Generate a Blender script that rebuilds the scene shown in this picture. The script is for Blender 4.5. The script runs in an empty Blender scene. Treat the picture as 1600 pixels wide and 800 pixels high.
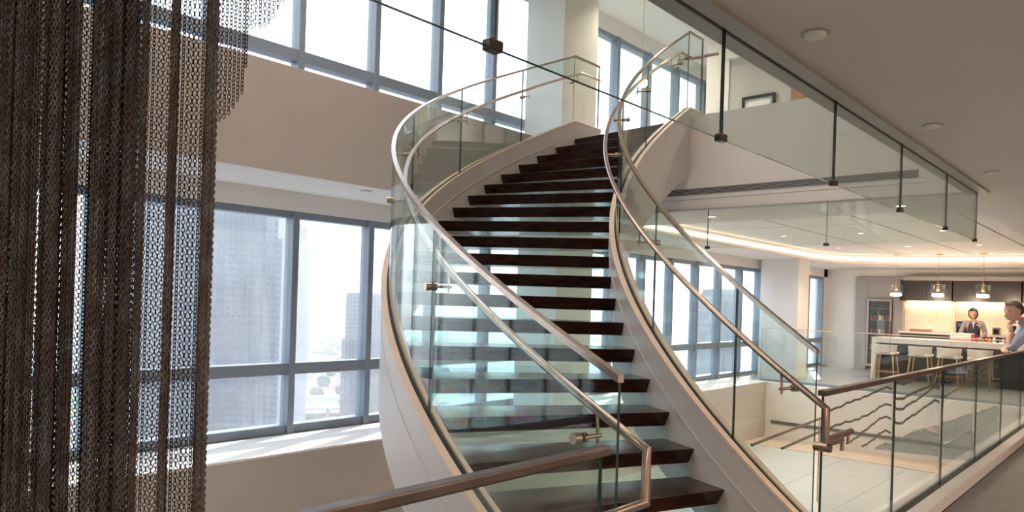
import bpy, bmesh, math, random
from mathutils import Vector, Matrix
from mathutils.geometry import tessellate_polygon
random.seed(7)
S = bpy.context.scene
COL = S.collection
D2R = math.pi / 180

# ------------------------------------------------------------------ camera, sky, sun, exposure
YAW = 42.18 * D2R            # the facade runs along X; the camera looks 42 degrees left of it
EYE = 1.544
cd = bpy.data.cameras.new('camera')
cam = bpy.data.objects.new('camera', cd); COL.objects.link(cam)
cd.sensor_width = 36; cd.lens = 36 * 1142.2 / 1600; cd.shift_y = 67.85 / 1600
cd.clip_start = 0.05; cd.clip_end = 20000
cam.matrix_world = (Matrix.Translation((0, 0, EYE)) @ Matrix.Rotation(YAW - math.pi/2, 4, 'Z')
                    @ Matrix.Rotation(math.pi/2, 4, 'X') @ Matrix.Rotation(0.0316, 4, 'Z'))
S.camera = cam

W = bpy.data.worlds.new('world'); S.world = W; W.use_nodes = True
wn = W.node_tree.nodes; wl = W.node_tree.links
bg = wn['Background']
tc = wn.new('ShaderNodeTexCoord'); sx = wn.new('ShaderNodeSeparateXYZ'); rp = wn.new('ShaderNodeValToRGB')
wl.new(tc.outputs['Generated'], sx.inputs[0]); wl.new(sx.outputs['Z'], rp.inputs[0])
rp.color_ramp.elements[0].position = 0.0; rp.color_ramp.elements[0].color = (0.94, 0.96, 0.99, 1)
rp.color_ramp.elements[1].position = 0.75; rp.color_ramp.elements[1].color = (0.62, 0.79, 1.0, 1)
wl.new(rp.outputs[0], bg.inputs['Color']); bg.inputs['Strength'].default_value = 1.7

sun = bpy.data.lights.new('sun', 'SUN'); sun.energy = 4.5; sun.angle = 0.009; sun.color = (1, 0.93, 0.84)
so = bpy.data.objects.new('sun', sun); COL.objects.link(so)
az, el = 22.5 * D2R, 31 * D2R
sv = Vector((math.cos(az)*math.cos(el), math.sin(az)*math.cos(el), math.sin(el)))
so.rotation_euler = sv.to_track_quat('Z', 'Y').to_euler()

S.view_settings.view_transform = 'Standard'; S.view_settings.look = 'None'
S.view_settings.gamma = 1.0; S.view_settings.use_curve_mapping = False
S.view_settings.exposure = 1.1
cy = S.cycles
cy.max_bounces = 10; cy.diffuse_bounces = 5; cy.glossy_bounces = 5; cy.transmission_bounces = 6
cy.transparent_max_bounces = 64; cy.use_denoising = True
cy.caustics_reflective = False; cy.caustics_refractive = False
cy.sample_clamp_indirect = 6.0

# ------------------------------------------------------------------ materials
def nmat(name):
    m = bpy.data.materials.new(name); m.use_nodes = True
    nt = m.node_tree
    return m, nt, nt.nodes['Principled BSDF'], nt.nodes['Material Output']
def plain(name, col, rough=0.6, metal=0.0, var=0.06, scale=6.0, bump=0.0, spec=0.5, stretch=None):
    m, nt, p, o = nmat(name); N, L = nt.nodes, nt.links
    t = N.new('ShaderNodeTexCoord'); n = N.new('ShaderNodeTexNoise'); r = N.new('ShaderNodeValToRGB')
    n.inputs['Scale'].default_value = scale; n.inputs['Detail'].default_value = 4
    src = t.outputs['Object']
    if stretch:
        mp = N.new('ShaderNodeMapping'); mp.inputs['Scale'].default_value = stretch
        L.new(src, mp.inputs[0]); src = mp.outputs[0]
    L.new(src, n.inputs['Vector']); L.new(n.outputs['Fac'], r.inputs[0])
    r.color_ramp.elements[0].position = 0.3; r.color_ramp.elements[1].position = 0.7
    r.color_ramp.elements[0].color = tuple(max(0, c*(1-var)) for c in col) + (1,)
    r.color_ramp.elements[1].color = tuple(min(1, c*(1+var)) for c in col) + (1,)
    L.new(r.outputs[0], p.inputs['Base Color'])
    p.inputs['Roughness'].default_value = rough; p.inputs['Metallic'].default_value = metal
    p.inputs['Specular IOR Level'].default_value = spec
    if bump:
        b = N.new('ShaderNodeBump'); b.inputs['Strength'].default_value = bump; b.inputs['Distance'].default_value = 0.01
        L.new(n.outputs['Fac'], b.inputs['Height']); L.new(b.outputs[0], p.inputs['Normal'])
    return m
def glow(name, col, strength):
    m, nt, p, o = nmat(name)
    p.inputs['Base Color'].default_value = (0.9, 0.85, 0.8, 1)
    p.inputs['Emission Color'].default_value = col + (1,); p.inputs['Emission Strength'].default_value = strength
    return m
def glass(name, tint, veil=0.0, refl=1.0, rough=0.0):
    """thin architectural sheet: tinted see-through, mirror rising towards grazing, an optional translucent veil"""
    m = bpy.data.materials.new(name); m.use_nodes = True
    nt = m.node_tree; N, L = nt.nodes, nt.links; N.clear()
    o = N.new('ShaderNodeOutputMaterial'); tr = N.new('ShaderNodeBsdfTransparent'); tr.inputs[0].default_value = tint + (1,)
    gl = N.new('ShaderNodeBsdfGlossy'); gl.inputs['Roughness'].default_value = rough; gl.inputs[0].default_value = (0.95, 1, 0.98, 1)
    lw = N.new('ShaderNodeLayerWeight'); lw.inputs[0].default_value = 0.5
    pw = N.new('ShaderNodeMath'); pw.operation = 'POWER'; pw.inputs[1].default_value = 5
    ma = N.new('ShaderNodeMath'); ma.operation = 'MULTIPLY_ADD'; ma.inputs[1].default_value = 0.9*refl; ma.inputs[2].default_value = 0.04*refl
    mx = N.new('ShaderNodeMixShader')
    L.new(lw.outputs['Facing'], pw.inputs[0]); L.new(pw.outputs[0], ma.inputs[0]); L.new(ma.outputs[0], mx.inputs[0])
    base = tr.outputs[0]
    if veil:
        tl = N.new('ShaderNodeBsdfTranslucent'); tl.inputs[0].default_value = (0.9, 0.92, 0.95, 1)
        nz = N.new('ShaderNodeTexNoise'); nz.inputs['Scale'].default_value = 3; t = N.new('ShaderNodeTexCoord')
        mp = N.new('ShaderNodeMapping'); mp.inputs['Scale'].default_value = (4, 4, .5)
        L.new(t.outputs['Object'], mp.inputs[0]); L.new(mp.outputs[0], nz.inputs['Vector'])
        m2 = N.new('ShaderNodeMath'); m2.operation = 'MULTIPLY'; m2.inputs[1].default_value = veil*2
        L.new(nz.outputs['Fac'], m2.inputs[0])
        md = N.new('ShaderNodeMixShader'); L.new(m2.outputs[0], md.inputs[0]); L.new(tr.outputs[0], md.inputs[1]); L.new(tl.outputs[0], md.inputs[2])
        base = md.outputs[0]
    L.new(base, mx.inputs[1]); L.new(gl.outputs[0], mx.inputs[2]); L.new(mx.outputs[0], o.inputs[0])
    return m

def wood(name, c1, c2, rough, scale=3.0, stretch=(1, 1, 12)):
    m, nt, p, o = nmat(name); N, L = nt.nodes, nt.links
    t = N.new('ShaderNodeTexCoord'); mp = N.new('ShaderNodeMapping'); mp.inputs['Scale'].default_value = stretch
    n = N.new('ShaderNodeTexNoise'); n.inputs['Scale'].default_value = scale; n.inputs['Detail'].default_value = 6; n.inputs['Distortion'].default_value = 0.6
    r = N.new('ShaderNodeValToRGB'); r.color_ramp.elements[0].color = c1 + (1,); r.color_ramp.elements[1].color = c2 + (1,)
    r.color_ramp.elements[0].position = .35; r.color_ramp.elements[1].position = .65
    L.new(t.outputs['Object'], mp.inputs[0]); L.new(mp.outputs[0], n.inputs['Vector']); L.new(n.outputs['Fac'], r.inputs[0])
    L.new(r.outputs[0], p.inputs['Base Color']); p.inputs['Roughness'].default_value = rough
    return m

M = {}
M['white'] = plain('white_paint', (0.78, 0.755, 0.72), 0.7, var=0.02, scale=2)
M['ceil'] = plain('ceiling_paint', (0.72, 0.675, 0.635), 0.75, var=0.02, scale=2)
M['beige'] = plain('warm_plaster', (0.49, 0.435, 0.395), 0.75, var=0.02, scale=2)
M['greywall'] = plain('grey_plaster', (0.50, 0.50, 0.475), 0.7, var=0.03, scale=2)
M['stringer'] = plain('satin_painted_steel', (0.58, 0.535, 0.51), 0.34, var=0.02, scale=3, bump=0.02)
M['sandcap'] = plain('tan_capping', (0.70, 0.55, 0.44), 0.5, var=0.05, scale=8)
M['dark'] = plain('black_gap', (0.012, 0.011, 0.01), 0.6)
M['alu'] = plain('anodised_aluminium', (0.21, 0.26, 0.32), 0.4, var=0.03, scale=2)
M['tread'] = wood('dark_walnut', (0.020, 0.008, 0.006), (0.050, 0.020, 0.013), 0.22, 2.5, (2, 2, 14))
M['railwood'] = wood('brown_bronze_rail', (0.060, 0.038, 0.030), (0.105, 0.072, 0.060), 0.32, 3, (2, 2, 2))
M['steel'] = plain('brushed_steel', (0.46, 0.37, 0.31), 0.24, 1.0, var=0.08, scale=30)
M['bronze'] = plain('brushed_bronze', (0.42, 0.31, 0.24), 0.28, 1.0, var=0.1, scale=30)
M['clampmetal'] = plain('dark_bronze_clamp', (0.075, 0.055, 0.045), 0.35, 0.6, var=0.1)
M['brass'] = plain('brass', (0.72, 0.52, 0.28), 0.28, 1.0, var=0.05)
M['tile'] = plain('dark_slate_tile', (0.12, 0.115, 0.113), 0.42, var=0.14, scale=5, bump=0.02)
M['grout'] = plain('grey_grout', (0.20, 0.19, 0.18), 0.8)
M['paletile'] = plain('pale_floor_tile', (0.55, 0.57, 0.57), 0.3, var=0.05, scale=3)
M['greytile'] = plain('bar_floor_tile', (0.36, 0.36, 0.36), 0.28, var=0.07, scale=3)
M['glass'] = glass('stair_glass', (0.915, 0.965, 0.955), refl=.85)
M['baffle'] = glass('green_baffle_glass', (0.92, 0.96, 0.94), refl=0.9)
M['guard'] = glass('guard_glass', (0.935, 0.962, 0.95), refl=.9)
M['pane'] = glass('window_glass', (0.95, 0.965, 0.97), veil=0.04, refl=0.8)  # translucent veil mixed into the panes to imitate outdoor haze
M['riser'] = glass('riser_glass', (0.80, 0.925, 0.915), veil=0.04)
M['stringer_face_view'] = glass('grey_stringer_view', (0.72, 0.74, 0.72), veil=0.16, refl=.4)  # see-through grey imitating stringer faces glimpsed through distorting glass
M['lampglass'] = glass('lamp_glass', (0.96, 0.95, 0.93), refl=1.2)
M['edge'] = plain('green_glass_edge', (0.008, 0.045, 0.045), 0.15)
def chain_mat(name, c1, c2):
    m, nt, p, o = nmat(name); N, L = nt.nodes, nt.links
    g = N.new('ShaderNodeNewGeometry'); n = N.new('ShaderNodeTexNoise'); n.inputs['Scale'].default_value = 24; n.inputs['Detail'].default_value = 3
    mp = N.new('ShaderNodeMapping'); mp.inputs['Scale'].default_value = (1, 1, .45); r = N.new('ShaderNodeValToRGB')
    L.new(g.outputs['Position'], mp.inputs[0]); L.new(mp.outputs[0], n.inputs['Vector']); L.new(n.outputs['Fac'], r.inputs[0])
    r.color_ramp.elements[0].position = .44; r.color_ramp.elements[1].position = .60
    r.color_ramp.elements[0].color = c1 + (1,); r.color_ramp.elements[1].color = c2 + (1,)
    L.new(r.outputs[0], p.inputs['Base Color']); p.inputs['Metallic'].default_value = .35; p.inputs['Roughness'].default_value = .45
    return m
M['chain'] = chain_mat('oxidised_chain', (0.125, 0.082, 0.064), (0.185, 0.172, 0.163))
M['chain2'] = chain_mat('dull_grey_chain', (0.110, 0.080, 0.066), (0.21, 0.20, 0.192))
M['cab'] = plain('dark_cabinet', (0.045, 0.036, 0.034), 0.22, var=0.1)
M['panelgrey'] = plain('taupe_panel', (0.36, 0.33, 0.31), 0.4, var=0.03)
M['counter'] = plain('white_marble', (0.74, 0.71, 0.68), 0.18, var=0.06, scale=1.5)
M['splash'] = plain('cream_wall_tile', (0.70, 0.60, 0.49), 0.3, var=0.04)
M['splashgrout'] = plain('beige_tile_grout', (0.46, 0.38, 0.30), 0.8)
M['led'] = glow('led_strip', (1.0, 0.80, 0.62), 2.2)
M['ledsoft'] = glow('under_cabinet_led', (1.0, 0.74, 0.46), 3.0)
M['bulb'] = glow('lamp_glow', (1.0, 0.78, 0.52), 7.0)
M['down'] = glow('downlight_glow', (1.0, 0.84, 0.66), 5.0)
M['disc'] = plain('white_disc', (0.80, 0.77, 0.74), 0.5)
M['oak'] = wood('pale_oak', (0.42, 0.25, 0.12), (0.56, 0.36, 0.19), 0.45)
M['cream'] = plain('cream_upholstery', (0.56, 0.51, 0.45), 0.8, var=0.05, scale=40)
M['skin'] = plain('skin', (0.62, 0.37, 0.28), 0.5, var=0.06, scale=20)
M['skin2'] = plain('tan_skin', (0.50, 0.27, 0.18), 0.5, var=0.06, scale=20)
M['hair'] = plain('dark_hair', (0.022, 0.015, 0.012), 0.45, var=0.4, scale=60)
M['hairgrey'] = plain('brown_hair', (0.055, 0.038, 0.030), 0.5, var=0.4, scale=60)
M['shirt'] = plain('pale_blue_checked_shirt', (0.36, 0.40, 0.54), 0.8, var=0.22, scale=70)
M['blouse'] = plain('grey_mauve_blouse', (0.25, 0.20, 0.195), 0.8, var=0.15, scale=50)
M['vest'] = plain('black_vest', (0.016, 0.014, 0.017), 0.7)
M['navy'] = plain('dark_trousers', (0.028, 0.030, 0.042), 0.75)
M['leather'] = plain('dark_leather', (0.05, 0.022, 0.016), 0.35)
M['eye'] = plain('eye_dark', (0.02, 0.014, 0.012), 0.2)
M['lip'] = plain('lip', (0.42, 0.17, 0.14), 0.5)
M['red'] = plain('red_card', (0.45, 0.03, 0.045), 0.5)
M['card'] = plain('white_card', (0.82, 0.78, 0.76), 0.6)
M['black'] = plain('black_gloss', (0.015, 0.015, 0.02), 0.2)
M['amber'] = plain('amber_bottle', (0.42, 0.22, 0.06), 0.15)
M['film'] = plain('brown_rail_view', (0.17, 0.125, 0.105), 0.5)  # painted colour of the lower rails as the glass shows them
M['filmlight'] = plain('pale_stringer_edge_view', (0.70, 0.69, 0.64), 0.5)  # painted colour of the stringer edges as the glass shows them
M['concrete'] = plain('far_concrete', (0.15, 0.165, 0.20), 0.8, var=0.08, scale=0.05)
M['farglass'] = plain('far_window_bands', (0.06, 0.075, 0.11), 0.3, var=0.2, scale=0.1)
M['farblue'] = plain('far_blue_glass', (0.05, 0.13, 0.30), 0.25, var=0.15, scale=0.1)
M['brick'] = plain('far_brick', (0.42, 0.28, 0.23), 0.8, var=0.1, scale=0.1)
M['road'] = plain('far_road', (0.42, 0.41, 0.40), 0.8)
M['tree'] = plain('far_tree', (0.045, 0.07, 0.04), 0.9, var=0.3, scale=0.2)
M['roofs'] = plain('far_roof', (0.40, 0.38, 0.35), 0.8)
M['art'] = plain('pale_print', (0.62, 0.66, 0.66), 0.5, var=0.25, scale=4)
M['wooddoor'] = wood('warm_door_wood', (0.30, 0.13, 0.06), (0.42, 0.20, 0.10), 0.4)

def ground_mat():
    m, nt, p, o = nmat('far_city_ground'); N, L = nt.nodes, nt.links
    t = N.new('ShaderNodeTexCoord'); v = N.new('ShaderNodeTexVoronoi'); v.inputs['Scale'].default_value = 0.02
    n = N.new('ShaderNodeTexNoise'); n.inputs['Scale'].default_value = 0.006; n.inputs['Detail'].default_value = 8
    r = N.new('ShaderNodeValToRGB'); e = r.color_ramp.elements
    e[0].position = .38; e[0].color = (.045, .065, .045, 1); e[1].position = .62; e[1].color = (.19, .19, .175, 1)
    mx = N.new('ShaderNodeMix'); mx.data_type = 'RGBA'; mx.inputs[0].default_value = .25
    L.new(t.outputs['Object'], v.inputs['Vector']); L.new(t.outputs['Object'], n.inputs['Vector'])
    L.new(n.outputs['Fac'], r.inputs[0]); L.new(r.outputs[0], mx.inputs[6]); L.new(v.outputs['Color'], mx.inputs[7])
    L.new(mx.outputs[2], p.inputs['Base Color']); p.inputs['Roughness'].default_value = .9
    return m
M['ground'] = ground_mat()

# ------------------------------------------------------------------ mesh helpers
class MB:
    def __init__(s): s.v = []; s.f = []; s.m = []
    def add(s, vs, fs, mi=0):
        b = len(s.v); s.v += [tuple(q) for q in vs]; s.f += [tuple(b+i for i in f) for f in fs]
        s.m += [mi]*len(fs) if isinstance(mi, int) else list(mi)
        return s
    def box(s, x0, x1, y0, y1, z0, z1, mi=0):
        if x1 < x0: x0, x1 = x1, x0
        if y1 < y0: y0, y1 = y1, y0
        if z1 < z0: z0, z1 = z1, z0
        vs = [(x, y, z) for z in (z0, z1) for y in (y0, y1) for x in (x0, x1)]
        return s.add(vs, [(0,2,3,1), (4,5,7,6), (0,1,5,4), (2,6,7,3), (0,4,6,2), (1,3,7,5)], mi)
    def hexa(s, lo, hi, mi=0):       # two quads, each counter-clockwise from above
        return s.add(list(lo)+list(hi), [(3,2,1,0), (4,5,6,7), (0,1,5,4), (1,2,6,5), (2,3,7,6), (3,0,4,7)], mi)
    def prism(s, poly, z0, z1, mi=0):
        n = len(poly)
        vs = [(x, y, z0) for x, y in poly] + [(x, y, z1) for x, y in poly]
        return s.add(vs, [tuple(range(n-1, -1, -1)), tuple(range(n, 2*n))] + [(i, (i+1) % n, n+(i+1) % n, n+i) for i in range(n)], mi)
    def tube(s, pts, r, n=10, mi=0, caps=True, ry=None, up=None):
        P = [Vector(p) for p in pts]; rings = []
        rr = r if isinstance(r, (list, tuple)) else [r]*len(P)
        ref = Vector(up) if up else None
        for i, p in enumerate(P):
            a = (P[i]-P[i-1]).normalized() if i else None; b = (P[i+1]-p).normalized() if i < len(P)-1 else None
            t = (a+b).normalized() if a and b and (a+b).length > 1e-6 else (a or b)
            if ref is None: ref = Vector((0, 0, 1)) if abs(t.z) < 0.9 else Vector((1, 0, 0))
            u = ref - t*ref.dot(t)
            if u.length < 1e-5: u = t.orthogonal()
            u.normalize(); w = t.cross(u)
            if not up: ref = u
            k = 1.0
            if a and b: k = 1/max(0.55, math.sqrt(max(0.01, (1+a.dot(b))/2)))
            ring = []
            for j in range(n):
                q = 2*math.pi*(j+.5)/n
                ring.append(p + u*math.cos(q)*(ry or rr[i])*(k if a and b else 1) + w*math.sin(q)*rr[i])
            rings.append(ring)
        vs = [q for ring in rings for q in ring]; fs = []
        for i in range(len(P)-1):
            for j in range(n):
                fs.append((i*n+j, i*n+(j+1) % n, (i+1)*n+(j+1) % n, (i+1)*n+j))
        if caps: fs += [tuple(range(n-1, -1, -1)), tuple((len(P)-1)*n+j for j in range(n))]
        return s.add(vs, fs, mi)
    def lathe(s, prof, c=(0, 0, 0), n=20, mi=0, close=True):
        vs = []; fs = []
        for r, z in prof:
            for j in range(n):
                a = 2*math.pi*j/n; vs.append((c[0]+r*math.cos(a), c[1]+r*math.sin(a), c[2]+z))
        k = len(prof)
        for i in range(k-1):
            for j in range(n): fs.append((i*n+j, i*n+(j+1) % n, (i+1)*n+(j+1) % n, (i+1)*n+j))
        if close: fs += [tuple(range(n-1, -1, -1)), tuple((k-1)*n+j for j in range(n))]
        return s.add(vs, fs, mi)
    def ball(s, c, r, mi=0, nu=12, nv=8):
        rx, ry, rz = r if isinstance(r, (list, tuple)) else (r, r, r)
        vs = [(c[0], c[1], c[2]-rz)]; fs = []
        for i in range(1, nv):
            t = -math.pi/2 + math.pi*i/nv
            for j in range(nu):
                a = 2*math.pi*j/nu; vs.append((c[0]+rx*math.cos(t)*math.cos(a), c[1]+ry*math.cos(t)*math.sin(a), c[2]+rz*math.sin(t)))
        vs.append((c[0], c[1], c[2]+rz)); T = len(vs)-1
        for j in range(nu): fs.append((0, 1+(j+1) % nu, 1+j)); fs.append((T, T-nu+j, T-nu+(j+1) % nu))
        for i in range(nv-2):
            for j in range(nu): fs.append((1+i*nu+j, 1+i*nu+(j+1) % nu, 1+(i+1)*nu+(j+1) % nu, 1+(i+1)*nu+j))
        return s.add(vs, fs, mi)
    def mesh(s, name, mats, org=(0, 0, 0), smooth=False):
        me = bpy.data.meshes.new(name); o = Vector(org)
        me.from_pydata([tuple(Vector(q)-o) for q in s.v], [], s.f)
        for k in (mats if isinstance(mats, (list, tuple)) else [mats]): me.materials.append(M[k])
        me.polygons.foreach_set('material_index', s.m)
        if smooth: me.polygons.foreach_set('use_smooth', [True]*len(s.f))
        me.update(); return me
    def build(s, name, mats, parent=None, smooth=False, org=None):
        if org is None: org = parent_world(parent) if parent else (0, 0, 0)
        o = bpy.data.objects.new(name, s.mesh(name, mats, org, smooth)); COL.objects.link(o)
        if parent: o.parent = parent
        if smooth: auto(o)
        return o
def parent_world(p):
    v = Vector((0, 0, 0))
    while p: v = v + p.location; p = p.parent
    return v
def auto(o):
    """smooth by angle: mark sharp edges above 40 degrees"""
    bm = bmesh.new(); bm.from_mesh(o.data)
    for e in bm.edges:
        if len(e.link_faces) == 2 and e.calc_face_angle(0) > 0.7: e.smooth = False
    bm.to_mesh(o.data); bm.free()
def bevel(o, w=0.004, seg=2):
    md = o.modifiers.new('bevel', 'BEVEL'); md.width = w; md.segments = seg; md.limit_method = 'ANGLE'; md.angle_limit = 0.6
    return o
def tag(o, label, cat=None, group=None, kind=None):
    if label: o['label'] = label
    if cat: o['category'] = cat
    if group: o['group'] = group
    if kind: o['kind'] = kind
    return o
def thing(name, label, cat, loc=(0, 0, 0), group=None, rz=0, kind=None):
    o = bpy.data.objects.new(name, None); COL.objects.link(o); o.empty_display_size = .1
    o.location = loc; o.rotation_euler = (0, 0, rz)
    return tag(o, label, cat, group, kind)
def copy_tree(o, parent=None):
    c = o.copy(); COL.objects.link(c)
    if parent: c.parent = parent
    for ch in list(o.children): copy_tree(ch, c)
    return c
def struct(o, label): return tag(o, label, None, None, 'structure')
def lin(a, b, t): return a + (b-a)*t

# ------------------------------------------------------------------ main levels
UP = 3.675       # upper floor
CL = 2.63        # ceiling under it
ATR = 6.30       # atrium ceiling
VOID = -1.12     # deck below the opening
YF = 7.10        # window plane
YG = 6.0         # inner edge of the upper gallery
YN = 1.40        # near edge of the ceiling opening
XF = 7.55        # far edge of the upper opening

# ------------------------------------------------------------------ setting: floors
fl = MB().box(-6, 24, -6, 1.30, -0.5, -0.012).build('floor', 'grout'); struct(fl, 'dark slate tiled floor in the foreground, in front of the glass guardrail')
tw, tl_ = 0.6, 1.2
tm = MB().box(0.002, tl_-0.002, 0.002, tw-0.002, -0.012, 0.0).mesh('tile', 'tile')
for i in range(-2, 12):
    for j in range(-3, 3):
        x = i*tl_ + (0.6 if j % 2 else 0); y = 1.297 - tw*(j+1)
        if j < 0: continue
        t = bpy.data.objects.new('tile', tm); COL.objects.link(t); t.parent = fl; t.location = (x, y, 0)
MB().box(-6, 24, -6, -0.51, -0.012, -0.001).build('tile_field', 'tile', fl)
ff = MB().box(14.8, 24, 1.30, 7.3, -0.5, -0.01).build('floor_bar', 'grout'); struct(ff, 'pale grey tiled floor between the far glass guardrail and the bar')
tm2 = MB().box(0.003, 1.197, 0.003, 0.897, -0.01, 0.0).mesh('tile', 'greytile')
for i in range(5):
    for j in range(6):
        t = bpy.data.objects.new('tile', tm2); COL.objects.link(t); t.parent = ff; t.location = (14.85 + i*1.2, 1.75 + j*0.9, 0)
fv = MB().box(-6, 14.8, 1.30, 7.3, VOID-0.2, VOID-0.01).build('floor_lower', 'grout'); struct(fv, 'pale lower deck at the bottom of the floor opening')
tm3 = MB().box(0.003, 1.797, 0.003, 0.997, -0.01, 0.0).mesh('tile', 'paletile')
for i in range(0, 9):
    for j in range(5):
        x = 13.75 - 1.8*(i+1)
        t = bpy.data.objects.new('tile', tm3); COL.objects.link(t); t.parent = fv; t.location = (x, 1.3 + j*1.0, VOID)
struct(MB().box(13.75, 14.8, 1.3, 6.22, VOID-0.01, VOID+0.012).build('trim_1', 'sandcap'), 'beige border strip along the far side of the lower deck')

# walls around the void and the window ledge
lg = MB().box(-6, 14.8, 6.22, 7.3, 0.0, 0.02).build('trim_2', 'white'); struct(lg, 'white sunlit ledge below the lower windows')
struct(MB().box(-6, 14.8, 6.224, 7.3, VOID-0.2, 0.0).build('wall_under_ledge', 'beige'), 'warm grey wall below the white window ledge')
wf = MB().box(14.79, 14.95, 1.3, 7.3, VOID-0.2, 0.004).build('wall_void_far', 'white'); struct(wf, 'white wall at the far side of the floor opening')
vg = MB().box(14.775, 14.79, 2.0, 6.1, -0.83, -0.77)
vgo = vg.build('floor_grille', 'dark', wf)
for k in range(3): MB().box(14.768, 14.782, 2.0, 6.1, -0.822+k*0.018, -0.815+k*0.018).build('slat', 'panelgrey', vgo)
struct(MB().box(-6, 14.8, 1.18, 1.30, VOID-0.2, -0.012).build('wall_void_near', 'beige'), 'beige edge of the foreground floor facing the opening')

# ceilings
def arc(cx, cy, r, a0, a1, n=14): return [(cx+r*math.cos(lin(a0, a1, i/n)*D2R), cy+r*math.sin(lin(a0, a1, i/n)*D2R)) for i in range(n+1)]
TRAY = ([(8.8, 6.0)] + arc(9.7, 2.45, 0.9, 180, 270) + [(18.6, 1.55)] + arc(16.5, 3.9, 2.1, 0, 90))
hole = TRAY; outer = [(7.55, -6), (24, -6), (24, 7.3), (7.55, 7.3)]
def plate(outer, hole, z0, z1, mb, mi=0):
    tri = tessellate_polygon([[Vector((x, y, 0)) for x, y in outer], [Vector((x, y, 0)) for x, y in hole]])
    P = list(outer)+list(hole); n = len(P)
    mb.add([(x, y, z0) for x, y in P] + [(x, y, z1) for x, y in P], [tuple(t) for t in tri] + [tuple(n+i for i in reversed(t)) for t in tri], mi)
    h = len(outer); k = len(hole)
    mb.add([(x, y, z0) for x, y in hole]+[(x, y, z1) for x, y in hole], [(i, (i+1) % k, k+(i+1) % k, k+i) for i in range(k)], mi)
    mb.add([(x, y, z0) for x, y in outer]+[(x, y, z1) for x, y in outer], [(i, (i+1) % h, h+(i+1) % h, h+i) for i in range(h)], mi)
mb = MB(); plate(outer, hole, CL, UP-0.12, mb)
struct(mb.build('ceiling_bar', 'ceil'), 'flat soffit framing the recessed ceiling over the bar area')
mb = MB().box(-6, 7.55, -6, YN, CL, UP-0.02)
cn = mb.build('ceiling', 'ceil'); struct(cn, 'plain brown-shaded ceiling over the foreground at upper right')
struct(MB().box(7.66, 24, -6, 7.3, UP-0.02, UP).build('floor_upper', 'paletile'), 'upper storey floor reached by the staircase')
ct = MB().box(8.6, 18.9, 1.4, 6.2, 2.86, 2.90).build('ceiling_tray', 'dark'); struct(ct, 'recessed white panelled ceiling over the bar area with thin joints')
for i in range(4):
    for j in range(4):
        x0 = 8.62 + i*2.9 if i else 8.62; x1 = 8.52 + (i+1)*2.9 - 0.006 if i == 0 else x0 + 2.894
        x0 = [8.62, 11.52, 14.42, 17.32][i]; x1 = [11.492, 14.392, 17.292, 18.88][i]
        y0 = [1.42, 2.10, 3.30, 4.52][j]; y1 = [2.074, 3.274, 4.494, 6.18][j]
        MB().box(x0, x1, y0, y1, 2.83, 2.862).build('ceiling_panel', 'white', ct)
# LED cove along the far lip of the tray
lip = [(9.0, 5.985)] + list(reversed(arc(16.5, 3.9, 2.085, 0, 90))) + [(18.585, 1.6)]
mb = MB()
for a, b in zip(lip[:-1], lip[1:]):
    d = Vector((b[0]-a[0], b[1]-a[1], 0)).normalized(); nn = Vector((d.y, -d.x, 0))*0.012
    A, B = Vector((*a, 0)), Vector((*b, 0))
    mb.add([A+Vector((0,0,2.715)), B+Vector((0,0,2.715)), B+Vector((0,0,2.765)), A+Vector((0,0,2.765)),
            A+nn+Vector((0,0,2.715)), B+nn+Vector((0,0,2.715)), B+nn+Vector((0,0,2.765)), A+nn+Vector((0,0,2.765))],
           [(4,5,6,7), (0,1,5,4), (3,7,6,2), (0,3,2,1)])
tag(mb.build('cove_light', 'led'), 'long glowing strip light curving round the edge of the recessed ceiling', 'light')

# gallery slab on the window side and its fascia
gs = MB().box(-6, XF, YG, YF-0.05, CL, UP-.075).build('wall_gallery', ['beige']); struct(gs, 'broad warm beige band of the gallery edge between the two rows of windows')
struct(MB().box(-6, 7.55, YG+0.006, YF-0.05, CL-0.004, CL).build('ceiling_gallery', 'white'), 'white soffit strip under the gallery, above the lower windows')
# upper opening far fascia with linear diffuser
fa = MB().box(XF-0.012, XF, 1.4, 4.22, CL, UP+0.03).box(XF-0.012, XF, 4.22, YG, CL, UP-.10).build('wall_fascia', 'ceil'); struct(fa, 'pale fascia of the upper floor edge to the right of the stair head')
df = MB().box(XF-0.02, XF-0.012, 1.79, 5.4, 2.80, 2.87).build('air_grille', 'dark'); df.parent = fa; df['label'] = 'long dark slotted air grille'
for k in range(5): MB().box(XF-0.026, XF-0.019, 1.79, 5.4, 2.802+k*0.0145, 2.808+k*0.0145).build('slat', 'panelgrey', df)
MB().box(XF-0.016, XF-0.011, 1.70, 5.4, 2.745, 2.75).build('trim_line', 'panelgrey', fa)
struct(MB().box(XF-0.012, 14, YN-.2, YN, UP-.3, UP+0.02).build('wall_edge_near', 'ceil'), 'edge of the upper floor over the foreground ceiling')

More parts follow.
